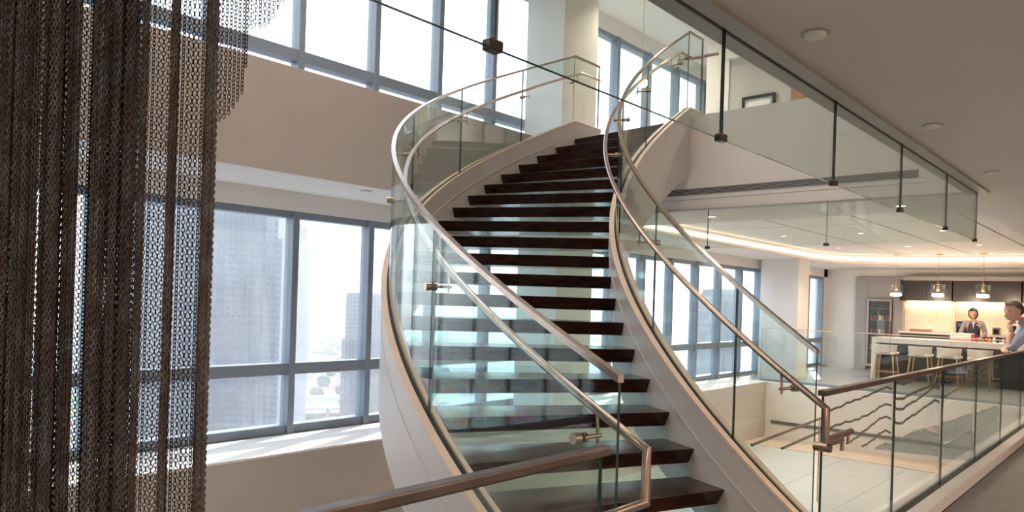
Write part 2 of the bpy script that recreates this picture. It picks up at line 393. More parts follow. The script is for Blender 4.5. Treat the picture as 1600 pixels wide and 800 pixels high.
# atrium ceiling, walls out of view
struct(MB().box(-6.2, 24.2, -6.2, 7.3, ATR, ATR+.2).build('ceiling_atrium', 'white'), 'white ceiling high over the upper floor')
struct(MB().box(-6.2, 24.2, -6.2, -6, VOID-.2, ATR).build('wall_back', 'ceil'), 'wall behind the viewer')
struct(MB().box(-6.2, -6, -6, 7.3, VOID-.2, ATR).build('wall_left', 'ceil'), 'end wall to the left, outside the view')
struct(MB().box(24, 24.2, -6, 7.3, VOID-.2, ATR).build('wall_right', 'white'), 'end wall behind the bar')
struct(MB().box(13.4, 13.6, -6, 7.1, UP, ATR).build('wall_upper_far', 'white'), 'white wall of the upper storey at the end of the window row')
uw = MB().box(10.3, 10.45, 1.5, 5.05, UP, 5.25).build('wall_upper_panel', 'greywall'); struct(uw, 'grey recessed wall of the upper storey with a framed picture')
MB().box(10.28, 10.47, 5.05, 5.42, UP, ATR).build('wall_end', 'white', uw)
MB().box(10.28, 10.3, 3.72, 4.1, UP, 5.15).build('door_panel', 'wooddoor', uw)
struct(MB().box(10.2, 13.4, 1.5, 5.1, 5.25, ATR).build('wall_upper_bulkhead', 'white'), 'white bulkhead over the grey wall upstairs')
pc = thing('picture', 'framed pale print in a dark frame on the grey upstairs wall', 'picture', (10.29, 4.55, 4.3))
MB().box(10.27, 10.285, 4.36, 4.78, 4.05, 4.60).build('print', 'art', pc)
mb = MB()
for a in ((4.32, 4.36), (4.78, 4.82)): mb.box(10.25, 10.295, a[0], a[1], 4.01, 4.64)
mb.box(10.25, 10.295, 4.36, 4.78, 4.01, 4.05); mb.box(10.25, 10.295, 4.36, 4.78, 4.60, 4.64)
mb.build('frame', 'black', pc)
MB().box(10.262, 10.27, 4.40, 4.74, 4.09, 4.56).build('mat_board', 'card', pc)

# ------------------------------------------------------------------ facade windows (two storeys)
def facade(name, label, z0, z1, zt, xs, sill):
    w = thing(name, label, None, (0, YF, z0), kind='structure')
    MB().box(xs[0]-.05, xs[-1]+.05, YF-.03, YF+.12, z0, z0+sill).build('sill', 'alu', w)
    MB().box(xs[0]-.05, xs[-1]+.05, YF-.03, YF+.12, z1-.07, z1).build('head_rail', 'alu', w)
    mm = None
    for x in xs:
        bevel(MB().box(x-.038, x+.038, YF-.065, YF+.10, z0, z1).build('mullion', 'alu', w, org=None), .004, 1)
    for a, b in zip(xs[:-1], xs[1:]):
        MB().box(a+.038, b-.038, YF-.045, YF+.10, zt-.06, zt+.06).build('transom', 'alu', w)
        MB().box(a+.02, b-.02, YF+.03, YF+.042, z0+sill-.01, zt-.05).build('pane', 'pane', w)
        MB().box(a+.02, b-.02, YF+.03, YF+.042, zt+.05, z1-.06).build('pane', 'pane', w)
    return w
XS = [4.27 + k for k in range(-10, 17)]
facade('window_1', 'row of tall lower storey windows in grey aluminium frames overlooking the city', 0.02, 2.42, 0.72, XS, .09)
facade('window_2', 'row of upper storey windows in grey aluminium frames above the beige gallery', UP+.02, 6.03, 4.10, [x for x in XS if x < 13.5], .08)
struct(MB().box(-6, 24, YF-.05, YF+.2, 2.42, CL).build('wall_lintel', 'white'), 'white lintel above the lower windows')
struct(MB().box(-6, 24, YF-.05, YF+.2, 6.03, ATR).build('wall_lintel_upper', 'white'), 'white lintel above the upper windows')
struct(MB().box(-6, 24, YF+.0, YF+.2, CL, UP+.02).build('wall_spandrel', 'white'), 'spandrel between the two window rows')
struct(MB().box(20.35, 24, YF-.05, YF+.2, 0, CL).build('wall_bar_side', 'white'), 'white wall between the last window and the bar')
struct(MB().box(13.4, 24, YF-.05, YF+.2, UP, ATR).build('wall_upper_side', 'white'), 'upper wall past the windows')
struct(MB().box(-6, -5.73, YF-.05, YF+.2, 0, ATR).build('wall_facade_left', 'white'), 'wall left of the first window')
struct(MB().box(-6, 24, YF-.05, YF+.2, VOID-.2, .02).build('wall_facade_low', 'white'), 'wall below the lower windows')

# columns
c1 = thing('column', 'white square column rising behind the staircase to the upper ceiling', 'column', (8.2, 6.6, VOID))
MB().box(7.80, 8.62, 6.26, 6.98, VOID, CL).build('shaft', 'white', c1)
MB().box(7.80, 8.58, 6.26, 6.93, UP, ATR).build('upper_shaft', 'white', c1)
c2 = thing('column', 'white square column beside the far glass guardrail near the bar', 'column', (16.4, 6.5, 0))
MB().box(16.08, 16.68, 6.11, 6.97, 0, CL).build('shaft', 'white', c2)
MB().box(16.07, 16.69, 6.10, 6.98, 0, .12).build('plinth', 'white', c2)

# ------------------------------------------------------------------ curved staircase
CX, CY = 7.28, 0.58
A0, DA, RISE, Z3 = 160.114, 4.1023, 0.175, 0.525
def ang(k): return (A0 - DA*k)*D2R
def P(R, k, z): a = ang(k); return Vector((CX + R*math.cos(a), CY + R*math.sin(a), z))
def zn(k, z0, s=0.955): return Z3 + z0 + RISE*s*k
RI, RO = 3.6688, 5.3322
st = thing('curved_staircase', 'sweeping curved staircase with dark timber treads, white stringers and glass sides', 'staircase', (2.9, 1.3, 0))
def sweep(mb, ks, prof, mi=0, caps=True):
    """prof(k) -> list of (R, z) round the cross-section"""
    n = None; b = []
    for k in ks:
        pr_ = prof(k); n = len(pr_); b += [P(R, k, z) for R, z in pr_]
    fs = []
    for i in range(len(ks)-1):
        for j in range(n): fs.append((i*n+j, (i+1)*n+j, (i+1)*n+(j+1) % n, i*n+(j+1) % n))
    if caps: fs += [tuple(range(n)), tuple((len(ks)-1)*n + j for j in range(n-1, -1, -1))]
    mb.add(b, fs, mi); return mb
def krange(a, b, step=.25):
    n = max(2, int(round((b-a)/step))); return [a+(b-a)*i/n for i in range(n+1)]
# treads
for k in range(-2, 18):
    mb = MB(); zt = Z3 + RISE*k; zb = zt-.095; n = 6
    top = []; 
    fs = []; vs = []
    for i in range(n+1):
        R = lin(RI-.0, RO, i/n)
        und = .052/R/(DA*D2R)
        vs += [P(R, k, zt), P(R, k+1.22, zt), P(R, k+1.22, zb), P(R, k+und, zb)]
    for i in range(n):
        for j in range(4): fs.append((i*4+j, i*4+(j+1) % 4, i*4+4+(j+1) % 4, i*4+4+j))
    fs += [(3,2,1,0), (n*4, n*4+1, n*4+2, n*4+3)]
    mb.add(vs, fs); bevel(mb.build('tread', 'tread', st), .004, 2)
    # glass riser filling the gap below the next tread
    if k < 17:
        mb = MB(); sweep_v = []
        vs = []; fs = []
        for i in range(n+1):
            R = lin(RI+.01, RO-.01, i/n)
            vs += [P(R, k+1.12, zt), P(R, k+1.16, zt), P(R, k+1.16, zt+RISE-.095), P(R, k+1.12, zt+RISE-.095)]
        for i in range(n):
            for j in range(4): fs.append((i*4+j, i*4+4+j, i*4+4+(j+1) % 4, i*4+(j+1) % 4))
        fs += [(0,1,2,3), (n*4+3, n*4+2, n*4+1, n*4)]
        mb.add(vs, fs); mb.build('riser_glass', 'riser', st)
mb = MB(); k = 18; vs = []; fs = []
for i in range(7):
    R = lin(RI, RO, i/6); vs += [P(R, 18, UP), P(R, 19.3, UP), P(R, 19.3, UP-.095), P(R, 18.25, UP-.095)]
for i in range(6):
    for j in range(4): fs.append((i*4+j, i*4+(j+1) % 4, i*4+4+(j+1) % 4, i*4+4+j))
fs += [(3,2,1,0), (24, 25, 26, 27)]
mb.add(vs, fs); bevel(mb.build('landing_nosing', 'tread', st), .004, 2)

# stringers: a deep plate, a lower apron on the inside, a two-part capping with a dark slot for the glass
def botL(k): return lin(-.17, -.50, min(1, max(0, (k+1)/9)))
def botR(k): return lin(-.20, -.50, min(1, max(0, (k+2)/6)))
K0, K1 = -3.1, 18.0
KS = krange(K0, K1, .2)
def clampz(z): return max(z, -0.25)
tL = lambda k: zn(k, .362, .959); tR = lambda k: zn(k, .278, .950)
sl = sweep(MB(), KS, lambda k: [(5.325, clampz(zn(k, botL(k)))), (5.325, tL(k)-.012), (5.405, tL(k)-.012), (5.405, clampz(zn(k, botL(k))))])
sL = sl.build('stringer', 'stringer', st, True)
sr = sweep(MB(), KS, lambda k: [(3.572, clampz(zn(k, botR(k)))), (3.572, tR(k)-.012), (3.672, tR(k)-.012), (3.672, clampz(zn(k, botR(k))))])
sR = sr.build('stringer', 'stringer', st, True)
for (ro, inn, t, par) in (((5.375, 5.412), (5.318, 5.343), tL, sL), ((3.566, 3.606), (3.636, 3.678), tR, sR)):
    for a, b in (ro, inn):
        sweep(MB(), KS, lambda k: [(a, t(k)-.014), (a, t(k)+.006), (b, t(k)+.006), (b, t(k)-.014)]).build('capping', 'sandcap', par, True)
    a, b = sorted((ro[0] if t is tL else ro[1], inn[1] if t is tL else inn[0]))
    sweep(MB(), KS, lambda k: [(a, t(k)-.014), (a, t(k)-.006), (b, t(k)-.006), (b, t(k)-.014)]).build('glass_slot', 'dark', par, True)
# shadow-gap line along both faces of each stringer
KG = krange(-1.5, 17.2, .25)
for a, b, t, par in ((5.319, 5.326, tL, sL), (5.404, 5.409, tL, sL), (3.671, 3.677, tR, sR)):
    sweep(MB(), KG, lambda k: [(a, t(k)-.195), (a, t(k)-.187), (b, t(k)-.187), (b, t(k)-.195)]).build('seam', 'stringer', par, True)
# returns of the stringers on the landing
for R, t, par, L_ in ((5.365, tL, sL, .58), (3.622, tR, sR, .34)):
    p = P(R, 18, 0); z1 = t(18)-.012
    MB().box(p.x-.01, p.x+L_, p.y-.045, p.y+.045, UP-.57 if R < 4 else UP-.02, z1).build('stringer_return', 'stringer', par)
    MB().box(p.x-.01, p.x+L_, p.y-.05, p.y+.05, z1, z1+.018).build('capping', 'sandcap', par)

# glass sides
zcL = lambda k: zn(k, 1.266, .9466); zcR = lambda k: zn(k, 1.140, .9548)
jL = [-2.95, .58, 4.25, 7.95, 11.62, 15.24, 18.0]; jR = [-2.0, .0, 3.33, 7.0, 10.65, 14.31, 18.0]
def curved_glass(R, a, b, zlo, zhi, par):
    ks = krange(a+.012, b-.012, .25); mb = MB(); vs = []; fs = []; ms = []
    for k in ks: vs += [P(R-.006, k, zlo(k)), P(R+.006, k, zlo(k)), P(R+.006, k, zhi(k)), P(R-.006, k, zhi(k))]
    n = len(ks)
    for i in range(n-1):
        for j in range(4):
            fs.append((i*4+j, i*4+4+j, i*4+4+(j+1) % 4, i*4+(j+1) % 4)); ms.append(0 if j in (1, 3) else 1)
    fs += [(0, 1, 2, 3), (n*4-1, n*4-2, n*4-3, n*4-4)]; ms += [1, 1]
    mb.add(vs, fs, ms); return mb.build('glass_panel', ['glass', 'edge'], par, True)
for a, b in zip(jL[:-1], jL[1:]): curved_glass(5.358, a, b, lambda k: tL(k)-.10, lambda k: zcL(k)-.012, st)
for a, b in zip(jR[:-1], jR[1:]): curved_glass(3.621, a, b, lambda k: max(tR(k)-.10, .02), lambda k: zcR(k)-.012, st)
# cap rails (flat bar on the glass)
kl = krange(-2.95, 18.0, .2); kr = krange(-2.0, 18.0, .2)
sweep(MB(), kl, lambda k: [(5.358-.014, zcL(k)-.014), (5.358-.014, zcL(k)+.011), (5.358+.014, zcL(k)+.011), (5.358+.014, zcL(k)-.014)]).build('cap_rail', 'steel', st, True)
sweep(MB(), kr, lambda k: [(3.621-.014, zcR(k)-.014), (3.621-.014, zcR(k)+.011), (3.621+.014, zcR(k)+.011), (3.621+.014, zcR(k)-.014)]).build('cap_rail', 'steel', st, True)
# landing returns: glass, cap and a short cross piece
for R, zc, L_ in ((5.358, zcL(18), .55), (3.621, zcR(18), .32)):
    p = P(R, 18, 0)
    MB().box(p.x, p.x+L_, p.y-.008, p.y+.008, zc-.84, zc-.02, 0).build('glass_panel', ['guard'], st)
    MB().box(p.x+L_-.004, p.x+L_+.004, p.y-.009, p.y+.009, zc-.84, zc-.02).build('glass_edge', 'edge', st)
    MB().box(p.x-.01, p.x+L_+.01, p.y-.014, p.y+.014, zc-.014, zc+.011).build('cap_rail', 'steel', st)
# round handrails
rL = lambda k: zn(k, 1.051, .936); rR = lambda k: zn(k, .953, .949)
ptsL = [P(5.274, k, rL(k)) for k in krange(-3.07, 18.1, .2)]
e = ptsL[0]; pre = [e+Vector((-.30, 0, -.172)), e+Vector((0, 0, -.172))]
q = ptsL[-1]; post = [q+Vector((.42, 0, .0)), q+Vector((.42, .09, 0))]
MB().tube(pre+ptsL+post[:1], .0165, 14).build('handrail', 'steel', st, True)
ptsR = [P(3.733, k, rR(k)) for k in krange(-2.45, 18.0, .2)]
e = ptsR[0]; q = ptsR[-1]
MB().tube([e+Vector((.37, 0, -.150)), e+Vector((0, 0, -.150))]+ptsR+[q+Vector((.28, 0, 0)), q+Vector((.30, -.32, 0))], .0165, 14).build('handrail', 'bronze', st, True)
def bracket(Rg, Rr, k, zr, mat):
    mb = MB(); s = 1 if Rr > Rg else -1
    zb = zr(k)-.085
    g = P(Rg - s*.030, k, zb); h = P(Rr + s*.015, k, zb)
    d = (h-g).normalized()
    mb.tube([g, h], .008, 10)
    mb.tube([P(Rg-s*.034, k, zb), P(Rg-s*.007, k, zb)], .020, 18)
    mb.tube([P(Rg+s*.007, k, zb), P(Rg+s*.024, k, zb)], .019, 18)
    mb.tube([P(Rr, k, zb-.028), P(Rr, k, zb+.01), P(Rr, k+.02, zr(k)-.010)], .006, 8)
    return mb.build('bracket', mat, st, True)
for k in (-2.49, .63, 4.1, 7.43, 11.47, 15.26, 17.9): bracket(5.358, 5.274, k, rL, 'steel')
for k in (-1.54, 3.38, 8.48, 11.4, 14.31, 17.3, 17.9): bracket(3.621, 3.733, k, rR, 'bronze')
# bracket under the short return of the right handrail
e = P(3.733, -2.45, rR(-2.45)-.15)
mb = MB(); mb.tube([e+Vector((.33, 0, -.05)), e+Vector((.33, .0, .0))], .008, 8); mb.tube([e+Vector((.02, .03, -.045)), e+Vector((.34, .03, -.045))], .011, 10)
mb.tube([e+Vector((.33, .03, -.1)), e+Vector((.33, .03, 0))], .010, 8); mb.tube([e+Vector((.05, -.01, -.045)), e+Vector((.05, .07, -.045))], .022, 12)
mb.build('bracket', 'bronze', st, True)

# ------------------------------------------------------------------ straight guardrails of the foreground floor
def glass_box(mb_args, mat, parent, name='glass_panel', axis='x'):
    x0, x1, y0, y1, z0, z1 = mb_args
    mb = MB(); mb.box(*mb_args)
    # the end and top faces get the green edge colour
    mb.m = [1, 1, 0, 0, 1, 1] if axis == 'x' else [1, 1, 1, 1, 0, 0]
    return mb.build(name, [mat, 'edge'], parent)
GX = [4.20, 5.63, 7.08, 8.52, 9.97, 11.42, 12.87, 14.3]
gr = thing('glass_guardrail', 'glass guardrail with a brown flat top rail running right to the man', 'guardrail', (9.5, 1.45, 0))
mb = MB().box(4.0, 15.0, 1.30, 1.405, 0, .10); mb.box(4.0, 15.0, 1.475, 1.53, VOID, .10); bevel(mb.build('curb', 'stringer', gr), .004, 1)
MB().box(4.0, 15.0, 1.405, 1.475, 0.05, .085).build('glass_slot', 'dark', gr)
panels = []
for a, b in zip(GX[:-1], GX[1:]):
    panels.append(glass_box((a+.005, b-.005, 1.436, 1.450, .06, 1.06), 'guard', gr))
bevel(MB().box(4.19, 15.0, 1.418, 1.468, 1.060, 1.092).build('top_rail', 'railwood', gr), .004, 2)
# lower-flight rails distorted by the glass, put on as painted strips: (x, z) on the panel plane
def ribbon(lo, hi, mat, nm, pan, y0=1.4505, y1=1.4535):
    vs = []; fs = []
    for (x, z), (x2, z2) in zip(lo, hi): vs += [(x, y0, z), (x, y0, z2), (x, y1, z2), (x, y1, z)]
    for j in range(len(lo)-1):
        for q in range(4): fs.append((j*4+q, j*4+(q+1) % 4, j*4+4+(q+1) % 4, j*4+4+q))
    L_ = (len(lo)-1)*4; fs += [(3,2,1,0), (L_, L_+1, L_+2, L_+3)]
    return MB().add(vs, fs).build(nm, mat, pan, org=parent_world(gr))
def smooth_line(pts, m=5):
    """Catmull-Rom through the points with a fine tremor"""
    out = []
    for i in range(len(pts)-1):
        p = [pts[max(0, i-1)], pts[i], pts[i+1], pts[min(len(pts)-1, i+2)]]
        for q in range(m):
            t = q/m
            c = [.5*(2*p[1][e_] + (p[2][e_]-p[0][e_])*t + (2*p[0][e_]-5*p[1][e_]+4*p[2][e_]-p[3][e_])*t*t + (3*p[1][e_]-p[0][e_]-3*p[2][e_]+p[3][e_])*t**3) for e_ in (0, 1)]
            out.append((c[0], c[1] + .0035*math.sin(c[0]*37) + .002*math.sin(c[0]*83)))
    return out + [pts[-1]]
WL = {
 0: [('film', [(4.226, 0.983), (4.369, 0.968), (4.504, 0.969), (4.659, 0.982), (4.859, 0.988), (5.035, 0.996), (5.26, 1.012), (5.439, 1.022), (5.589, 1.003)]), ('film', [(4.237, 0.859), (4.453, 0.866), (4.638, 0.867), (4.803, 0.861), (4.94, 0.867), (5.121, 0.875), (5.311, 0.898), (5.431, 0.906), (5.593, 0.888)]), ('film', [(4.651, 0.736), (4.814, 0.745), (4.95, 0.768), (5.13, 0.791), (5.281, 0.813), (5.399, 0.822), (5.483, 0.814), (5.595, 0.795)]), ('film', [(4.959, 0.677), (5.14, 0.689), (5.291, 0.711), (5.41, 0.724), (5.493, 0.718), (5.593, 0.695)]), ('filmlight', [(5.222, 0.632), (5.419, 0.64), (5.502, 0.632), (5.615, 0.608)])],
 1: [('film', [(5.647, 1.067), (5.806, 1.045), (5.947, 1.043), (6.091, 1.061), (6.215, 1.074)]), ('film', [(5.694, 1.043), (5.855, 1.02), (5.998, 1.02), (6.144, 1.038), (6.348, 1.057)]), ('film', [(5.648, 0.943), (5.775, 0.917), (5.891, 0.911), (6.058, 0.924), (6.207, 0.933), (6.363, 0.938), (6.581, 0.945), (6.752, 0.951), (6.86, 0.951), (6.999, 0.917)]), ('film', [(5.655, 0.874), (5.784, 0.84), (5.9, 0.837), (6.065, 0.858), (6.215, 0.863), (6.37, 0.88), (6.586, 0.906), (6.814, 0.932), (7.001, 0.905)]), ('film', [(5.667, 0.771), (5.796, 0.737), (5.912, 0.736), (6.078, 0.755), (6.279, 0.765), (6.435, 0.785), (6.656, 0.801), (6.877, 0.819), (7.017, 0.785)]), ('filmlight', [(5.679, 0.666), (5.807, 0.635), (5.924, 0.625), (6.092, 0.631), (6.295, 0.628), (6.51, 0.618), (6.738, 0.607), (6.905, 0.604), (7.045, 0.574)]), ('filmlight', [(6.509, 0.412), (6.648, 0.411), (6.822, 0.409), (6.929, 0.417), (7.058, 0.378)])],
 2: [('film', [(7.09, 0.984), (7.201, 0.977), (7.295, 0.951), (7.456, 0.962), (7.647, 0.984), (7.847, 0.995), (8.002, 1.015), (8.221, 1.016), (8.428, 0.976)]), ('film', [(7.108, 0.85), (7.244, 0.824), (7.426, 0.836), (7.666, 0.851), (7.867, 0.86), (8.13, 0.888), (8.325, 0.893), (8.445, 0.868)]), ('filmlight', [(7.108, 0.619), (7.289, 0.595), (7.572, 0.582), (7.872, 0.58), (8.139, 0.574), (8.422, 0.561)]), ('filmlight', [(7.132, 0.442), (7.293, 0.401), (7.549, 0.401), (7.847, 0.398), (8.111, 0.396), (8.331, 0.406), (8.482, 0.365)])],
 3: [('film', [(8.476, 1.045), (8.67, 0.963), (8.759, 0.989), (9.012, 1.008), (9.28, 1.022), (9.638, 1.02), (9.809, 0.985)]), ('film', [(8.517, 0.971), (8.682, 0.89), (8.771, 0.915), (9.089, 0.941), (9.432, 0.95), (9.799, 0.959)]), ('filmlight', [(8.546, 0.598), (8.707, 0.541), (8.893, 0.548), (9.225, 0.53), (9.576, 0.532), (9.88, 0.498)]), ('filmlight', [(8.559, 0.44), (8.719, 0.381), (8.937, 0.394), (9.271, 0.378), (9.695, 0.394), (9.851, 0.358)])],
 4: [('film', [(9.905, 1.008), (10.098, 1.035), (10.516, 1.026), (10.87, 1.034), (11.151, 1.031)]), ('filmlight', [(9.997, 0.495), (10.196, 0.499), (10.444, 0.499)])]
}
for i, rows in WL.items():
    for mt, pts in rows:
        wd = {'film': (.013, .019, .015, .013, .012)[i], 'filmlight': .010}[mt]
        p_ = smooth_line(pts); ribbon([(x, z-wd/2) for x, z in p_], [(x, min(z+wd/2, 1.05)) for x, z in p_], mt, 'distorted_view_line', panels[i])
# grey strips imitating the stringer faces seen distorted below the pale lines
def stringer_face_view(i, top, low):
    p_ = smooth_line(top); ribbon([(x, low(x)) for x, z in p_], [(x, z-.004) for x, z in p_], 'stringer_face_view', 'stringer_view_area', panels[i], 1.4506, 1.4522)
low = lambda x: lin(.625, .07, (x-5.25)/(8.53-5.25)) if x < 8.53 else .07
stringer_face_view(1, WL[1][5][1], lambda x: lin(.55, .33, (x-5.68)/1.36)); stringer_face_view(0, WL[0][4][1], lambda x: lin(.628, .565, (x-5.22)/.4))
stringer_face_view(2, WL[2][2][1], lambda x: lin(.43, .37, (x-7.1)/1.4)); stringer_face_view(2, WL[2][3][1], lambda x: lin(.30, .08, (x-7.1)/1.4)); stringer_face_view(3, WL[3][2][1], lambda x: .39); stringer_face_view(3, WL[3][3][1], lambda x: .08)

# left part, ends beside the stair foot
g2 = thing('glass_guardrail', 'short glass guardrail with dark brown rail at bottom centre, left of the stair foot', 'guardrail', (0, 1.34, 0))
bevel(MB().box(-3.0, 1.955, 1.318, 1.364, 1.056, 1.086).build('top_rail', 'railwood', g2), .006, 2)
for a, b in ((-3, -1.75), (-1.75, -.5), (-.5, .70), (.70, 1.93)):
    glass_box((a+.006, b-.006, 1.334, 1.348, .06, 1.05), 'guard', g2)
mb = MB().box(-3, 1.96, 1.30, 1.325, 0, .10); mb.box(-3, 1.96, 1.357, 1.40, -.3, .10); mb.build('curb', 'stringer', g2)
# far guardrail
g3 = thing('glass_guardrail', 'frameless glass guardrail on the far side of the opening, in front of the bar', 'guardrail', (15, 4, 0))
FY = [1.45, 2.70, 3.95, 5.20, 6.45]
for a, b in zip(FY[:-1], FY[1:]): glass_box((14.993, 15.007, a+.006, b-.006, .01, 1.10), 'guard', g3, axis='y')
mb = MB().box(14.985, 15.015, 1.45, 6.45, 1.10, 1.118); mb.build('edge_trim', 'sandcap', g3)
mb = MB().box(14.95, 14.99, 1.45, 6.45, 0, .05); mb.box(15.01, 15.05, 1.45, 6.45, 0, .05); mb.build('shoe', 'alu', g3)
# lower flight seen through the glass
lf = thing('lower_stair_rails', 'pair of slim brown handrails down in the opening behind the right stair glass', 'handrail', (9.7, 3.65, VOID))
for a, b in (((8.2, 3.6, -.06), (10.42, 3.6, .03)), ((9.1, 3.6, -.215), (10.42, 3.6, -.155))):
    a, b = Vector(a), Vector(b)
    MB().tube([a, b], .018, 8).build('handrail', 'railwood', lf, True)
    for t in (.985,):
        c = a.lerp(b, t); MB().tube([(c.x, c.y, VOID), (c.x, c.y, c.z)], .008, 6).build('baluster', 'bronze', lf)

# ------------------------------------------------------------------ hanging glass smoke baffles
def clamp(parent, x, y, z, ax='x'):
    mb = MB(); w, d = (.025, .017) if ax == 'x' else (.017, .025)
    mb.box(x-w, x+w, y-d, y+d, z-.015, z+.015); return bevel(mb.build('clamp', 'clampmetal', parent), .004, 1)
b1 = thing('glass_baffle', 'row of hanging glass panels below the edge of the foreground ceiling', 'glass baffle', (3.5, 1.318, CL))
BX = [-1.15, .10, 1.35, 2.63, 3.89, 5.13, 6.385, 7.54]
for a, b in zip(BX[:-1], BX[1:]):
    glass_box((a+.004, b-.004, 1.312, 1.324, 2.19, CL), 'baffle', b1)
    if b < 7.5: clamp(b1, b, 1.318, 2.195)
clamp(b1, 7.50, 1.318, 2.195)
mb = MB(); mb.box(-1.2, 7.6, 1.235, 1.308, CL-.018, CL); mb.box(-1.2, 7.6, 1.328, 1.40, CL-.018, CL); mb.build('channel', 'panelgrey', b1)
MB().box(-1.2, 7.6, 1.308, 1.328, CL-.006, CL).build('gasket', 'dark', b1)
b2 = thing('glass_baffle', 'hanging glass panels across the far end of the ceiling opening', 'glass baffle', (7.54, 3.6, CL))
BY = [1.33, 2.607, 3.906, 5.20]
for a, b in zip(BY[:-1], BY[1:]):
    glass_box((7.546, 7.558, a+.004, b-.004, 2.19, CL), 'baffle', b2, axis='y')
    clamp(b2, 7.552, b, 2.195, 'y')
MB().box(7.50, 7.60, 1.33, 5.2, CL-.012, CL).build('channel', 'panelgrey', b2)

ORD = ['first', 'second', 'third', 'fourth', 'fifth', 'sixth', 'seventh', 'eighth', 'ninth', 'tenth', 'eleventh', 'twelfth']
# ------------------------------------------------------------------ ceiling discs
def disc(x, y, z, label, r=.042):
    t = thing('ceiling_speaker', label, 'ceiling speaker', (x, y, z), 'white discs in the foreground ceiling')
    MB().lathe([(r, 0), (r, -.010), (r*.9, -.020), (.01, -.022)], (x, y, z), 28).build('grille', 'disc', t, True)
    MB().lathe([(r+.012, 0), (r+.012, -.004), (r, -.005)], (x, y, z), 28).build('ring', 'panelgrey', t, True)
disc(2.908, 1.071, CL, 'nearest white round disc in the foreground ceiling')
disc(4.742, 1.061, CL, 'middle white round disc in the foreground ceiling')
disc(6.537, 1.054, CL, 'farthest white round disc in the foreground ceiling')
disc(4.591, 6.25, CL-.004, 'white round disc in the gallery soffit left of the stair', .05)
def downlight(x, y, z, label, group, power=0):
    t = thing('downlight', label, 'downlight', (x, y, z), group)
    MB().lathe([(.07, 0), (.07, -.006), (.052, -.008)], (x, y, z), 20, close=False).build('trim_ring', 'disc', t, True)
    MB().lathe([(.052, -.002), (.002, -.003)], (x, y, z), 20).build('lens', 'down', t)
    if power:
        l = bpy.data.lights.new('downlight', 'SPOT'); l.energy = power; l.color = (1, .80, .62); l.spot_size = 2.2; l.spot_blend = .8; l.shadow_soft_size = .06
        o = bpy.data.objects.new('downlight_lamp', l); COL.objects.link(o); o.parent = t; o.location = (0, 0, -.03)
for x, y, q_ in ((8.2, 4.2, 'left'), (8.2, 2.1, 'right')): downlight(x, y, CL, '%s of the two downlights in the soffit strip beyond the far glass baffle' % q_, 'downlights in the soffit strip', 12)
for x in (10.0, 12.9, 15.8):
    for y in (1.76, 2.7, 3.9, 5.2):
        downlight(x, y, 2.83, 'downlight in the recessed white ceiling, %s row from the stair, %s from the window side' % ({10.0: 'first', 12.9: 'second', 15.8: 'third'}[x], {1.76: 'fourth', 2.7: 'third', 3.9: 'second', 5.2: 'first'}[y]), 'downlights in the recessed ceiling', 60)
for x in (-2.5, .0, 2.5, 5.0, 8.5, 12):
    for y in (-1.2, -3.6):
        downlight(x, y, CL, 'downlight in the foreground ceiling behind the viewer', 'downlights behind the viewer', 40)

for x in (-3.0, 0.5, 4.0):  # unseen panels added to lift the light in the atrium
    for y in (2.6, 5.2):
        t = thing('fill_panel', 'added square warm fill panel in the high atrium ceiling, above the view', 'fill light', (x, y, ATR), 'added fill panels in the atrium ceiling')
        MB().box(x-.6, x+.6, y-.6, y+.6, ATR-.03, ATR).build('frame', 'disc', t); MB().box(x-.55, x+.55, y-.55, y+.55, ATR-.034, ATR-.03).build('diffuser', 'disc', t)
        l = bpy.data.lights.new('fill_panel', 'AREA'); l.size = 1.1; l.energy = 22; l.color = (1, .84, .72)
        o = bpy.data.objects.new('fill_panel_lamp', l); COL.objects.link(o); o.parent = t; o.location = (0, 0, -.06)
for x in (9.2, 11.8):  # lamps added upstairs to brighten that storey
    for y in (2.9, 5.9):
        downlight(x, y, ATR, 'small added fill downlight in the upstairs ceiling beyond the stair head', 'added fill downlights upstairs', 120)
for x in (-3.0, .5, 4.0, 8.0):  # unseen warm fill added behind the viewer
    for y in (-2.4, -4.8):
        t = thing('fill_panel', 'added long warm fill panel in the low ceiling behind the viewer', 'fill light', (x, y, CL), 'added fill panels behind the viewer')
        MB().box(x-.6, x+.6, y-.3, y+.3, CL-.03, CL).build('frame', 'disc', t); MB().box(x-.55, x+.55, y-.25, y+.25, CL-.034, CL-.03).build('diffuser', 'disc', t)
        l = bpy.data.lights.new('fill_panel', 'AREA'); l.shape = 'RECTANGLE'; l.size = 1.1; l.size_y = .5; l.energy = 42; l.color = (1, .78, .60)
        o = bpy.data.objects.new('fill_panel_lamp', l); COL.objects.link(o); o.parent = t; o.location = (0, 0, -.06)

for k, y in enumerate((4.4, 3.0, 1.6)): downlight(19.6, y, CL, '%s added fill downlight from the left in the ceiling between island and bar wall' % ORD[k], 'added fill downlights behind the bar island', 35)  # added to brighten the bar wall and ceiling by bounce

